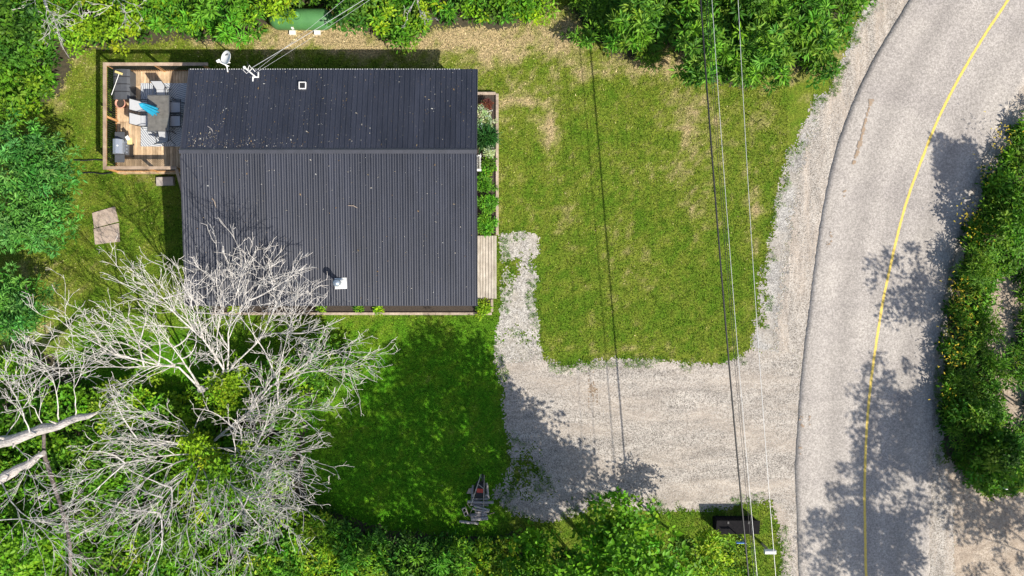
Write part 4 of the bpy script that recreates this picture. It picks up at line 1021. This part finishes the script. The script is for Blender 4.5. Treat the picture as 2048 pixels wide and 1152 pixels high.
rim = [P(947, 996, zt - .1), P(969, 997, zt - .1), P(973, 975, zt - .1), P(968, 962, zt - .05), P(954, 962, zt - .05), P(948, 975, zt - .1)]
bot = [P(951, 991, zt + .14), P(967, 992, zt + .14), P(969, 977, zt + .14), P(965, 968, zt + .08), P(957, 968, zt + .08), P(953, 977, zt + .14)]
MB().add(rim + bot, [(i, (i + 1) % 6, 6 + (i + 1) % 6, 6 + i) for i in range(6)] + [tuple(range(6, 12))]).build("tray", M_BLACK, wb)
pl = [P(953, 985, zt + .16), P(966, 986, zt + .16), P(967, 978, zt + .16), P(954, 977, zt + .16)]
MB().add([(q[0], q[1], q[2] - .012) for q in pl] + pl, [(3, 2, 1, 0), (4, 5, 6, 7), (0, 1, 5, 4), (1, 2, 6, 5), (2, 3, 7, 6), (3, 0, 4, 7)]).build("red_panel", M_RED, wb)
for a, b, c, d in ((962, 949, 942, 1010), (968.5, 950, 967, 1014)): MB().tube([P(a, b, zt + .12), P(c, d, zt + .2)], .024, 6).build("handle", M_BOARD, wb)
MB().tube([P(957, 969, zt + .19), P(967, 977, zt + .21)], .018, 6).build("brace", M_BOARD, wb)
wc = Vector(P(965, 955, zt + .1))
w = MB().lathe(wc, [(.11, -.04), (.17, -.045), (.19, 0), (.17, .045), (.11, .04)], 20, Matrix.Rotation(math.pi / 2, 4, 'Y')).build("wheel", M_BLACK, wb, True)
MB().tube([wc - Vector((.1, 0, 0)), wc + Vector((.1, 0, 0))], .015, 8).build("axle", M_GALV, w)
q = Vector(P(930.5, 1023, .1)); cb = MB(); Rz = Matrix.Translation((q.x, q.y, .1)) @ Matrix.Rotation(math.radians(-67), 4, 'Z')
for y in (-.083, .083): cb.box((0, y, 0), (.40, .03, .19), M=Rz)
for x in (-.185, 0, .185): cb.box((x, 0, -.001), (.03, .135, .186), M=Rz)
tag(cb.single("cinder_block", M_CONC, (q.x, q.y, 0)), "hollow concrete block leaning beside the woodpile", "concrete block")

# ------------------------------------------------------------------ roadside things
# slatted dark bin
bx_, by_ = P(1466, 1044)[0], P(1466, 1044)[1]
bn = thing("waste_bin_box", (bx_, by_, 0), "black wooden garbage bin box among the roadside plants", "bin")
for i in range(12):
    MB().box((bx_ - .92 + i * .165, by_ + .30, .40), (.145, .03, .78 if i % 4 else .72)).build("slat", M_BLACKWOOD, bn)
for i in range(12): MB().box((bx_ - .92 + i * .165, by_ - .30, .32), (.145, .03, .64)).build("slat", M_BLACKWOOD, bn)
for s in (-1, 1):
    for j in range(4): MB().box((bx_ + s * 1.005, by_ - .205 + j * .137, .34), (.03, .125, .68)).build("slat", M_BLACKWOOD, bn)
v = [(bx_ + a, by_ + b, c) for a, b, c in ((-1.06, -.35, .67), (1.06, -.35, .67), (1.06, .35, .80), (-1.06, .35, .80), (-1.06, -.35, .70), (1.06, -.35, .70), (1.06, .35, .83), (-1.06, .35, .83))]
lid = MB().add(v, [(3, 2, 1, 0), (4, 5, 6, 7), (0, 1, 5, 4), (1, 2, 6, 5), (2, 3, 7, 6), (3, 0, 4, 7)]).build("lid", M_BLACKWOOD, bn)
for s in (-.5, .5): MB().box((bx_ + s, by_ + .25, .835), (.08, .12, .015)).build("hinge", M_BLACK, lid)
# mailbox
mx, my, _ = P(1538, 1102, 1.0)
mbx = thing("mailbox", (mx, my, 0), "white roadside mailbox on a wooden post", "mailbox")
v, f = [], []
pr = [(-.10, .0), (-.10, .12)] + [(-.10 * math.cos(t), .12 + .10 * math.sin(t)) for t in np.linspace(.3, math.pi - .3, 7)] + [(.10, .12), (.10, 0)]
for xx in (-.26, .26): v += [(mx + xx, my + a, 1.0 + z) for a, z in pr]
n = len(pr); f = [(i, n + i, n + i + 1, i + 1) for i in range(n - 1)] + [tuple(range(n)), tuple(range(2 * n - 1, n - 1, -1)), (0, n - 1, 2 * n - 1, n)]
bd = MB().add(v, f).build("box", M_WHITE, mbx)
MB().box((mx + .272, my, 1.09), (.02, .19, .17)).build("door", M_WHITE, bd)
MB().box((mx - .02, my, .985), (.46, .16, .028)).build("bracket", M_TIMBER, mbx)
MB().box((mx, my, .48), (.09, .09, .98)).build("post", M_TIMBER, mbx)
# blue address blade
ax, ay, _ = P(1491, 1086, 1.5)
ad = thing("address_sign", (ax, ay, 0), "thin blue sign blade on a slim post among the plants", "sign")
MB().tube([(ax, ay, 0), (ax, ay, 1.55)], .028, 8).build("post", M_GALV, ad)
MB().box((ax - .22, ay, 1.45), (.42, .03, .16)).build("blade", M_BLUE, ad)
# stake on the lawn
sx_, sy_, _ = P(1513, 245)
tag(MB().tube([(sx_, sy_, -.02), (sx_ + .005, sy_, .35), (sx_ + .01, sy_, .72)], .02, 7).single("metal_stake", M_BLACK, (sx_, sy_, 0)), "short black metal stake standing in the lawn", "stake")
# reflector marker by the far verge
rx_, ry_, _ = P(2012, 978, .9)
mk = thing("road_marker", (rx_, ry_, 0), "slim white marker post at the edge of the right verge", "marker post")
MB().box((rx_, ry_, .48), (.10, .03, .96)).build("post", M_WHITE, mk)
MB().box((rx_, ry_ - .02, .85), (.08, .012, .14)).build("reflector", M_BLUE, mk)

# power lines and their poles beyond the frame
def quadpts(p, n=40):
    p = np.array(p, float); c = np.polyfit(p[:, 1], p[:, 0], 2); yy = np.linspace(-330, 1560, n); return np.stack([np.polyval(c, yy), yy], 1)
def line(pts, h, r, mat, lab, dx=0):
    q = quadpts(pts); w = [P(a + dx, b, h + .25 * ((b - 600) / 900) ** 2) for a, b in q]
    tag(MB().tube(w, r, 6).single("power_line", mat, w[0]), lab, "power line", "lines along the road")
line([(1401, 0), (1431.6, 400), (1453, 680), (1488, 1057)], 5.33, .036, M_CABLE_B, "thick black cable, westernmost of the lines along the road")
line([(1411, 0), (1442, 400), (1465.5, 680), (1498, 1049)], 6.05, .009, M_CABLE_B, "left of the two thin dark lines beside the thick cable")
line([(1411, 0), (1442, 400), (1465.5, 680), (1498, 1049)], 6.10, .009, M_CABLE_B, "right of the two thin dark lines beside the thick cable", 4)
line([(1424, 0), (1451, 400), (1474.5, 680), (1508, 1085)], 7.0, .0095, M_CABLE_W, "pale overhead line just east of the thin dark pair")
line([(1476, 0), (1498.6, 400), (1515.5, 680), (1551.5, 1152)], 8.2, .0095, M_CABLE_W, "easternmost pale overhead line near the gravel shoulder")
for k, py in enumerate((-320, 1550)):
    p = Vector(P(1475 if k else 1395, py, 5.6)); 
    up = thing("utility_pole", (p.x, p.y, 0), ["wooden utility pole carrying the lines north of the yard", "wooden utility pole carrying the lines south of the yard"][k], "utility pole")
    MB().tube([(p.x, p.y, -.1), (p.x, p.y, 8.6)], [.15, .11], 12).build("post", M_POLE, up)
    MB().box((p.x + .5, p.y, 6.9), (2.4, .1, .12)).build("crossarm", M_POLE, up)

# ------------------------------------------------------------------ dead trees
def grow(mb, pts, rads, rng, depth, lean, spread=.75, dens=1.0, twig=.0085, sc=1.0):
    """polyline limb with recursive side branches"""
    pts = [Vector(p) for p in pts]
    mb.tube(pts, rads, 7 if depth == 3 else (5 if depth == 2 else 4 if depth == 1 else 3), caps=depth >= 2)
    if depth == 0: return
    tot = sum((pts[i + 1] - pts[i]).length for i in range(len(pts) - 1))
    nb = int(max(2, tot * (1.9, 2.1, 2.3)[depth - 1] * dens)) if depth > 0 else 0
    for b in range(nb):
        t = rng.uniform(.22 if depth == 3 else .15, .98); f = t * (len(pts) - 1); i = min(int(f), len(pts) - 2)
        p = pts[i].lerp(pts[i + 1], f - i); d = (pts[i + 1] - pts[i]).normalized(); r = rads[i] + (rads[i + 1] - rads[i]) * (f - i)
        side = Vector(rng.normal(0, 1, 3)); side -= d * side.dot(d); side.normalize()
        nd = (d * rng.uniform(.6, 1.0) + side * rng.uniform(.35, 1.0) * spread * (1.15, 1.0, .9)[depth - 1] + lean * (.05, .1, .2)[depth - 1]).normalized()
        ln = (.42, 1.05, 2.5)[depth - 1] * rng.uniform(.45, 1.35) * (1.15 - .5 * t) * sc
        ns = 3 if depth == 1 else 4 if depth == 2 else 5
        q = [p]; cur = nd
        for s in range(ns):
            cur = (cur + Vector(rng.normal(0, (.25, .2, .15)[depth - 1], 3)) + lean * .05 + Vector((0, 0, .03))).normalized(); q.append(q[-1] + cur * ln / ns)
        r0 = max(min(r * .6, .028), twig * 1.2); rr = [max(twig * .8, r0 * (1 - .75 * s / ns)) for s in range(ns + 1)]
        if min(v.z for v in q) < .15: continue
        grow(mb, q, rr, rng, depth - 1, lean, spread, dens, twig, sc)
def dead_tree(label, base, trunk, limbs, seed, dens=1.0, mat=None, sc=1.0, whips=0):
    b = Vector(P(*base)); root = thing("dead_tree", (b.x, b.y, 0), label, "dead tree", "bare dead trees")
    rng = np.random.default_rng(seed)
    tp = [P(*q[:3]) for q in trunk]
    tt = resample3([(*p, q[3]) for p, q in zip(tp, trunk)], 26); 
    mb = MB().tube([Vector(v[:3]) + Vector(rng.normal(0, v[3] * .10, 3)) for v in tt], [v[3] * rng.uniform(.84, 1.12) for v in tt], 11)
    for _ in range(9 if trunk[0][3] > .2 else 2):      # snapped-off limb stubs
        v = tt[rng.integers(4, 25)]; d = Vector(rng.normal(0, 1, 3)); d.z = abs(d.z); d.normalize(); c = Vector(v[:3])
        mb.tube([c, c + d * (v[3] + .10), c + d * (v[3] + rng.uniform(.15, .4))], [v[3] * .3, v[3] * .2, v[3] * .08], 6)
    mb.build("trunk", mat or (M_SNAG if trunk[0][3] > .2 else M_DEAD), root)
    lines = []
    for li in limbs:
        p = resample3([P(*q[:3]) for q in li], 9); p = [Vector(v) + Vector(rng.normal(0, .03, 3)) * (0 < i < 8) for i, v in enumerate(p)]
        r0 = li[0][3] * .5; rr = [max(.011, r0 * (1 - .88 * (i / 8) ** .7)) for i in range(9)]
        ln = (p[-1] - p[0]).normalized(); mb = MB(); grow(mb, p, rr, rng, 3, ln * .55, .85, dens, sc=sc); mb.build("branch", mat or M_DEAD, root); lines.append(p)
    ctr = Vector(tp[-1])
    for k in range(whips):              # long whips crossing between the limbs
        p = lines[rng.integers(len(lines))]; st = p[rng.integers(2, 6)]; d = (st - ctr); d.z = 0; d.normalize()
        a = rng.choice([-1, 1]) * rng.uniform(.5, 1.5); d = Vector((d.x * math.cos(a) - d.y * math.sin(a), d.x * math.sin(a) + d.y * math.cos(a), rng.uniform(.1, .6))).normalized()
        q = [st]; n = 8; L0 = rng.uniform(1.8, 3.4); bend = Vector(rng.normal(0, .07, 3))
        for i in range(n): d = (d + bend + Vector(rng.normal(0, .05, 3))).normalized(); q.append(q[-1] + d * L0 / n)
        mb = MB(); grow(mb, q, [max(.011, .034 * (1 - .8 * i / n)) for i in range(n + 1)], rng, 2, d * .4, .85, dens, sc=sc); mb.build("branch", mat or M_DEAD, root)
    return root
def resample3(p, n):
    p = np.array(p, float); s = np.concatenate([[0], np.cumsum(np.linalg.norm(np.diff(p[:, :3], axis=0), axis=1))]); t = np.linspace(0, s[-1], n)
    return np.stack([np.interp(t, s, p[:, i]) for i in range(p.shape[1])], 1)
dead_tree("bare silvery dead tree spreading its branches over the roof corner", (408, 778, 0),
          [(412, 770, 0, .19), (406, 778, .8, .17), (402, 779, 1.5, .15)],
          [[(402, 779, 1.3, .13), (373, 730, 3, 0), (326, 667, 4.6, 0), (296, 636, 5.4, 0)],
           [(410, 778, 1.2, .16), (455, 745, 2.2, 0), (431, 713, 3.4, 0), (402, 672, 4.6, 0), (350, 626, 5.6, 0), (285, 580, 6.3, 0), (216, 553, 6.8, 0)],
           [(455, 745, 2.2, .10), (458, 655, 4.4, 0), (484, 556, 6, 0), (480, 505, 6.6, 0)],
           [(455, 745, 2.2, .10), (525, 672, 3.8, 0), (554, 608, 5.2, 0), (604, 588, 5.8, 0)],
           [(402, 672, 4.4, .08), (388, 640, 5, 0), (383, 585, 5.8, 0), (365, 535, 6.4, 0)],
           [(402, 779, 1.4, .12), (350, 731, 3.0, 0), (251, 719, 4.6, 0), (163, 672, 5.8, 0), (108, 630, 6.4, 0)],
           [(350, 731, 3.0, .08), (280, 684, 4.6, 0), (192, 628, 6.0, 0)], [(350, 731, 3.0, .07), (230, 735, 4.6, 0), (80, 735, 6.2, 0)],
           [(431, 713, 3.4, .07), (440, 620, 5.2, 0), (430, 540, 6.2, 0)], [(525, 672, 3.8, .06), (590, 660, 4.8, 0), (630, 640, 5.2, 0)],
           [(402, 672, 4.4, .07), (330, 600, 5.8, 0), (290, 540, 6.6, 0)], [(458, 655, 4.4, .06), (520, 570, 5.8, 0), (545, 545, 6.2, 0)]], 901, 1.0, whips=14)
dead_tree("bare dead tree with a dense rounded crown south of the roof corner", (418, 892, 0),
          [(420, 890, 0, .15), (414, 894, .7, .12), (408, 900, 1.4, .10), (400, 912, 2.2, .07)],
          [[(416, 893, .6, .15), (466, 850, 1.8, 0), (542, 772, 3.0, 0), (612, 727, 4.0, 0), (690, 690, 4.6, 0), (722, 706, 4.7, 0)], [(542, 772, 3.0, .08), (618, 742, 3.8, 0), (690, 735, 4.4, 0), (715, 750, 4.5, 0)],
           [(500, 815, 2.4, .08), (560, 735, 3.6, 0), (580, 655, 4.6, 0), (600, 620, 5, 0)], [(480, 838, 2.0, .09), (570, 815, 3.4, 0), (652, 822, 4.2, 0)],
           [(412, 896, 1.0, .11), (500, 895, 2.8, 0), (590, 905, 4.2, 0), (635, 925, 4.6, 0)], [(408, 900, 1.4, .10), (490, 935, 3.4, 0), (570, 965, 4.6, 0), (600, 1000, 5, 0)],
           [(408, 900, 1.4, .10), (465, 975, 3.4, 0), (545, 1030, 4.8, 0), (565, 1070, 5.2, 0)], [(400, 912, 2.2, .09), (430, 1000, 4.0, 0), (480, 1090, 5.2, 0), (460, 1130, 5.5, 0)],
           [(400, 912, 2.2, .09), (385, 990, 3.8, 0), (372, 1060, 5.0, 0), (390, 1120, 5.6, 0)], [(400, 912, 2.2, .09), (340, 985, 4.0, 0), (300, 1060, 5.2, 0), (310, 1110, 5.6, 0)],
           [(404, 905, 1.8, .09), (310, 945, 4.0, 0), (230, 1010, 5.4, 0), (215, 1050, 5.8, 0)], [(404, 905, 1.8, .09), (300, 915, 3.8, 0), (190, 940, 5.4, 0), (150, 975, 5.8, 0)],
           [(412, 896, 1.0, .09), (330, 880, 3.0, 0), (220, 875, 4.6, 0), (170, 895, 5.0, 0)], [(412, 896, 1.0, .08), (360, 845, 2.8, 0), (270, 830, 4.2, 0), (220, 845, 4.6, 0)],
           [(440, 872, 1.4, .07), (520, 860, 3.0, 0), (600, 868, 4.2, 0)], [(404, 905, 1.8, .08), (450, 960, 3.6, 0), (510, 1000, 4.6, 0), (590, 1040, 5.2, 0)],
           [(400, 912, 2.2, .07), (360, 960, 3.8, 0), (260, 1060, 5.4, 0)], [(408, 900, 1.4, .07), (530, 920, 3.6, 0), (600, 955, 4.6, 0)]], 902, 1.0, whips=34)
dead_tree("thick pale leaning dead trunk reaching in from the left edge", (-190, 905, 0),
          [(-190, 905, 0, .36), (-60, 902, 2.4, .30), (0, 884, 3.2, .27), (40, 876, 3.8, .235), (80, 858, 4.2, .22), (120, 850, 4.7, .18), (155, 836, 5.0, .15), (178, 832, 5.3, .11), (192, 826, 5.5, .05)],
          [[(120, 848, 4.6, .07), (110, 770, 5.4, 0), (70, 700, 6.0, 0)], [(60, 866, 4.2, .07), (30, 790, 5.2, 0), (0, 740, 5.6, 0)],
           [(150, 838, 5, .06), (150, 780, 5.8, 0), (170, 720, 6.3, 0)], [(20, 880, 3.4, .07), (60, 920, 4.2, 0), (30, 990, 4.8, 0)],
           [(90, 858, 4.2, .06), (60, 800, 5.2, 0), (20, 800, 5.6, 0)], [(150, 838, 5, .05), (230, 820, 5.6, 0), (300, 850, 6.0, 0)],
           [(0, 885, 3.0, .06), (40, 830, 4, 0), (90, 740, 5, 0)]], 903, .8)
dead_tree("broken stub of a second pale dead trunk at the left edge", (-150, 1010, 0),
          [(-150, 1010, 0, .30), (-60, 985, 1.8, .26), (0, 960, 2.7, .22), (30, 940, 3.1, .20), (60, 926, 3.5, .17), (88, 905, 3.8, .11)],
          [[(0, 958, 2.8, .07), (20, 1000, 3.6, 0), (87, 1063, 4.4, 0), (150, 1150, 5, 0)], [(30, 940, 3.1, .05), (80, 960, 4, 0), (110, 1010, 4.6, 0)],
           [(0, 1040, 3.4, .05), (90, 1040, 4.2, 0), (170, 1075, 4.8, 0)], [(60, 1040, 4.0, .04), (130, 1085, 4.4, 0), (160, 1140, 4.7, 0)]], 904, .8)
dead_tree("slender dark-barked dead stem slanting to the bottom edge", (86, 868, 0),
          [(88, 862, 4.1, .07), (88, 905, 3.4, .085), (98, 940, 3.4, .085), (130, 1040, 3.8, .08), (140, 1090, 3.4, .075), (143, 1200, 2.0, .06), (150, 1300, 0, .05)],
          [[(120, 1010, 3.7, .04), (180, 1040, 4.4, 0), (240, 1030, 4.8, 0)], [(138, 1080, 4, .04), (190, 1130, 4.6, 0), (240, 1170, 5, 0)]], 905, .6, M_DARKBARK)
dead_tree("small bare dead tree among the shrubs at the top left corner", (75, -30, 0),
          [(80, -24, 0, .09), (86, -10, 1.4, .07), (93, 14, 2.6, .055)],
          [[(93, 14, 2.6, .05), (108, 40, 3.4, 0), (124, 80, 3.9, 0)], [(93, 14, 2.6, .05), (115, 42, 3.4, 0), (146, 62, 3.8, 0)], [(90, 0, 2.2, .04), (130, 20, 3.2, 0), (165, 35, 3.6, 0)],
           [(86, -10, 2, .04), (50, 15, 3, 0), (20, 20, 3.4, 0)], [(93, 14, 2.6, .04), (98, 55, 3.3, 0), (100, 78, 3.6, 0)]], 906, .8, sc=.5)
dead_tree("bare twiggy dead sapling in the shrubs above the deck", (230, -20, 0), [(230, -18, 0, .05), (234, -4, 1.5, .04)],
          [[(234, -4, 1.5, .035), (248, 22, 2.4, 0), (262, 48, 2.9, 0)], [(234, -4, 1.5, .03), (260, 6, 2.4, 0), (285, 16, 2.8, 0)], [(234, -4, 1.6, .03), (215, 15, 2.4, 0), (185, 25, 2.8, 0)]], 907, .8, sc=.45)
dead_tree("bare twiggy dead sapling in the shrubs north of the house", (830, -30, 0), [(830, -26, 0, .05), (832, -6, 1.5, .04)],
          [[(832, -6, 1.5, .03), (840, 20, 2.4, 0), (850, 50, 2.9, 0)], [(832, -6, 1.5, .03), (818, 20, 2.4, 0), (815, 40, 2.8, 0)]], 908, .8, sc=.45)

# ------------------------------------------------------------------ vegetation
thicket("thicket", "bright green brush filling the strip behind the deck and house", BRUSH[0], .5, 2.0, 9, ['shrub', 'yellow', 'fern', 'shrub'], 51)
thicket("thicket", "spear-leaved wild growth filling the corner by the road bend", BRUSH[1], .5, 1.7, 9, ['spear', 'spear', 'shrub'], 52, per=22)
thicket("thicket", "green undergrowth beneath the bare dead trees", BRUSH[2], .4, 1.9, 8.5, ['yellow', 'shrub', 'maple', 'shrub'], 53)
thicket("thicket", "mixed low undergrowth along the bottom edge of the lawn", BRUSH[3], .25, 1.2, 10, ['shrub', 'yellow', 'fern', 'dark'], 54)
thicket("thicket", "wild growth along the far side of the road", BRUSH[4], .25, .9, 11, ['wild', 'shrub', 'wild', 'wild'], 55, per=24, holes=([(1985, 565), (2030, 545), (2055, 620), (2040, 690), (2000, 680)], [(2000, 790), (2060, 770), (2070, 850), (2010, 845)]))
thicket("thicket", "weedy plants around the sign and garbage bin", BRUSH[5], .05, .4, 9, ['wild', 'yellow', 'wild', 'shrub'], 56, per=22, size=.7)
# weeds invading the gravel
rng = np.random.default_rng(77)
near = blur((BARE & ~m_floor).astype(float), 5); edge = ((near > .25) & (near < .93) & ~in_road).ravel()
fav = (edge * (fbm(GX, GY, 1.2, 3, 66) > .5).ravel() * (GPX.ravel() > 960) * (GPX.ravel() < 1900)).nonzero()[0]
pk = rng.choice(fav, 2200); cl = np.stack([GX.ravel()[pk], GY.ravel()[pk], np.full(len(pk), .03), rng.uniform(.05, .13, len(pk))], 1)
V, F, C = foliage(cl, 8, 'wild', rng, .34, .4); V[:, 2] = np.maximum(V[:, 2], .008)
tag(np_mesh("weeds", V, F, LEAF, col=C), "small weeds along the edges of the gravel", "weeds", kind="stuff")
# yellow wild flowers on the far verge
n = 300; t = rng.random(n); fc = np.array([(2000, 275), (1965, 340), (1925, 430), (1945, 450), (1905, 575), (1925, 600), (1900, 660), (1930, 640), (1890, 800), (1960, 470), (1920, 690), (1900, 720)])[rng.integers(0, 12, n)]
qx = fc[:, 0] + rng.normal(8, 14, n); qy = fc[:, 1] + rng.normal(0, 16, n); h = rng.uniform(.8, 1.15, n); kx = (H - h) / H / 40
C0 = np.stack([(qx - 1024) * kx, (576 - qy) * kx, h], 1); Vs, Fs, o = [], [], 0
for k in range(3):
    a = rng.uniform(0, 6.28, n); D = np.stack([np.cos(a), np.sin(a), rng.uniform(-.1, .3, n)], 1)
    V, F = leaves(C0, D, np.array([0, 0, 1.]) + rng.normal(0, .2, (n, 3)), rng.uniform(.05, .09, n), rng.uniform(.03, .05, n)); Vs.append(V); Fs.append(F + o); o += len(V)
tag(np_mesh("wild_flowers", np.concatenate(Vs), np.concatenate(Fs), LEAF, col=np.tile(np.array([[.60, .46, .03]]), (o, 1))), "small yellow wild flowers in the verge across the road", "wild flowers", kind="stuff")

# trees and shrubs one can tell apart: (name, label, px, py, crown height, radius, kind, options)
TREES = [
 ("tree", "blue-green leafy tree at the left edge, level with the deck", 68, 335, 3.1, 2.1, 'blue', dict(n=190, per=26)),
 ("tree", "blue-green leafy tree at the left edge beside the two slabs", 62, 440, 2.9, 2.0, 'blue', dict(n=180, per=26)),
 ("tree", "blue-green tree at the left edge, southern of the three", 30, 590, 2.8, 1.9, 'blue', dict(n=150, per=26)),
 ("tree", "dark leafy tree in the top left corner", 25, 90, 3.4, 2.0, 'dark', dict(n=100)),
 ("tree", "mid-green tree at the left edge above the blue-green ones", 35, 190, 2.6, 1.5, 'shrub', dict(n=60)),
 ("shrub", "glossy shrub behind the tank end, dark green", 706, 18, 1.8, 1.0, 'dark', {}),
 ("shrub", "feathery bright shrub left of the propane tank", 455, 30, 1.6, 1.3, 'fern', {}),
 ("shrub", "bright shrub hanging over the propane tank", 566, 2, 1.9, .8, 'yellow', {}),
 ("shrub", "yellow-green shrub behind the deck railing", 250, 55, 1.3, 1.1, 'yellow', {}),
 ("shrub", "yellow-green shrub at the left of the strip behind the deck", 165, 72, 1.2, .9, 'yellow', {}),
 ("shrub", "small leafy shrub at the edge of the dry strip", 812, 70, .7, .55, 'shrub', {}),
 ("shrub", "bright green rounded shrub right of the dry grass gap", 1060, 20, 1.2, .85, 'yellow', {}),
 ("shrub", "lone broad-leaved shrub standing out on the lawn edge", 1168, 70, .9, .62, 'spear', dict(n=12, size=.75)),
 ("tree", "leafy young tree left of the overhead lines", 1270, 40, 2.4, 1.35, 'spear', dict(n=46)),
 ("tree", "leafy young tree under the overhead lines", 1400, 95, 2.6, 1.5, 'spear', dict(n=60)),
 ("shrub", "broad spear-leaved shrub at the lawn corner by the lines", 1500, 110, 2.0, 1.5, 'spear', dict(n=60)),
 ("shrub", "spear-leaved shrub nearest the road bend", 1610, 60, 1.7, 1.6, 'spear', dict(n=60)),
 ("shrub", "spear-leaved shrub at the top edge between lines and road", 1520, 10, 2.2, 1.6, 'spear', dict(n=60)),
 ("shrub", "dark bush at the gravel edge by the road bend", 1640, 145, .9, .6, 'dark', {}),
 ("shrub", "low olive bush at the foot of the leafy young tree", 1300, 110, .8, .85, 'wild', {}),
 ("shrub", "bright bush poking out to the right under the dead branches", 655, 735, 2.0, 1.3, 'shrub', dict(n=50)),
 ("shrub", "yellow-green bush under the dead trees, in the middle", 250, 800, 2.4, 1.5, 'yellow', dict(n=55)),
 ("shrub", "yellow-green bush at the foot of the silvery dead tree", 455, 770, 2.0, 1.35, 'yellow', dict(n=50)),
 ("tree", "leafy green sapling under the drooping dead crown", 470, 960, 2.8, 1.5, 'maple', dict(n=60)),
 ("shrub", "bright bush rising through the middle of the rounded dead crown", 398, 905, 2.9, 1.0, 'yellow', dict(n=30)),
 ("shrub", "bright bush at the right edge of the rounded dead crown", 560, 800, 2.0, 1.1, 'shrub', dict(n=34)),
 ("tree", "leafy green sapling in the bottom left corner", 60, 1080, 2.6, 1.7, 'maple', dict(n=70)),
 ("tree", "leafy green sapling at the bottom edge under the dead crown", 330, 1090, 2.6, 1.6, 'shrub', dict(n=60)),
 ("shrub", "yellow bush at the bottom left edge of the lawn", 635, 1075, 1.0, .9, 'yellow', {}),
 ("shrub", "feathery green bush at the bottom edge of the lawn", 720, 1110, .9, .9, 'fern', {}),
 ("shrub", "low round-leaved plant at the lawn's lower left corner", 640, 1030, .5, .5, 'dark', {}),
 ("shrub", "dark feathery bush at the bottom edge below the woodpile", 900, 1125, .9, 1.2, 'fern', {}),
 ("tree", "small bright broadleaf tree at the bottom edge below the woodpile", 1062, 1120, 4.6, 1.05, 'maple', dict(n=46, base=(1052, 1090))),
 ("tree", "broadleaf tree with pale new leaves at the driveway's lower edge", 1240, 1100, 6.6, 1.95, 'maple', dict(n=120, base=(1222, 1092))),
 ("tree", "small yellow-green tree left of the sign at the bottom edge", 1405, 1120, 3.4, 1.1, 'yellow', dict(n=34)),
 ("shrub", "green bush at the bottom edge between the two broadleaf trees", 1150, 1135, 3.2, .9, 'dark', dict(n=30)),
 ("shrub", "dense dark bush at the lower end of the far verge", 1975, 935, 1.3, 1.2, 'shrub', dict(n=46)),
 ("shrub", "dark bush on the far verge beside the bare patch", 1950, 830, 1.2, 1.1, 'shrub', dict(n=40)),
 ("shrub", "bright tufted bush on the far verge", 1955, 540, 1.0, 1.0, 'wild', dict(n=40)),
 ("shrub", "bush on the far verge at the right edge of the picture", 2040, 470, 1.6, 1.1, 'shrub', dict(n=40)),
 ("shrub", "dark bush on the far verge below the bare patch", 2020, 880, 1.5, 1.1, 'dark', dict(n=36)),
 ("tree", "slender tree beyond the right edge, shading the road bend", 2376, 490, 6.4, 1.2, 'dark', dict(n=120, hz=1.3)),
 ("tree", "open-crowned tree beyond the right edge, shading mid road", 2330, 830, 7.0, 1.9, 'dark', dict(n=70, hz=1.8)),
 ("tree", "small open tree beyond the right edge above the lower shade", 2250, 930, 5.2, 1.0, 'dark', dict(n=26)),
 ("tree", "large tree beyond the lower right corner, shading the yellow line", 2455, 1330, 9.0, 3.0, 'dark', dict(n=280)),
 ("tree", "large tree below the right corner, shading the road edge", 2400, 1600, 9.0, 2.9, 'dark', dict(n=280)),
 ("tree", "tree beyond the right corner, dappling the dirt patch", 2620, 1480, 8.0, 2.6, 'dark', dict(n=90)),
 ("tree", "tall tree below the bottom edge shading the lawn", 1262, 1232, 9.6, 3.1, 'maple', dict(n=300, per=17, cr=.62, base=(1240, 1150))),
 ("tree", "tall tree below the bottom edge shading the woodpile", 1090, 1390, 9.5, 3.6, 'maple', dict(n=340, per=17, cr=.62)),
 ("tree", "tall tree below the bottom edge shading the lower lawn", 965, 1500, 10.0, 2.8, 'maple', dict(n=200, per=17, cr=.62)),
 ("tree", "tall tree below the bottom edge shading the grass by the woodpile", 1330, 1440, 8.5, 2.8, 'maple', dict(n=230, per=17, cr=.62)),
 ("tree", "tree below the bottom edge shading the driveway corner", 1368, 1260, 6.6, 2.5, 'maple', dict(n=190, per=28, cr=.55)),
]
for i, (nm, lab, a, b, h, r, kd, kw) in enumerate(TREES):
    plant(nm, lab, "tree" if nm == "tree" else "shrub", a, b, h, r, kd, 1000 + i, stems=1 if nm == "tree" else 4, **kw)
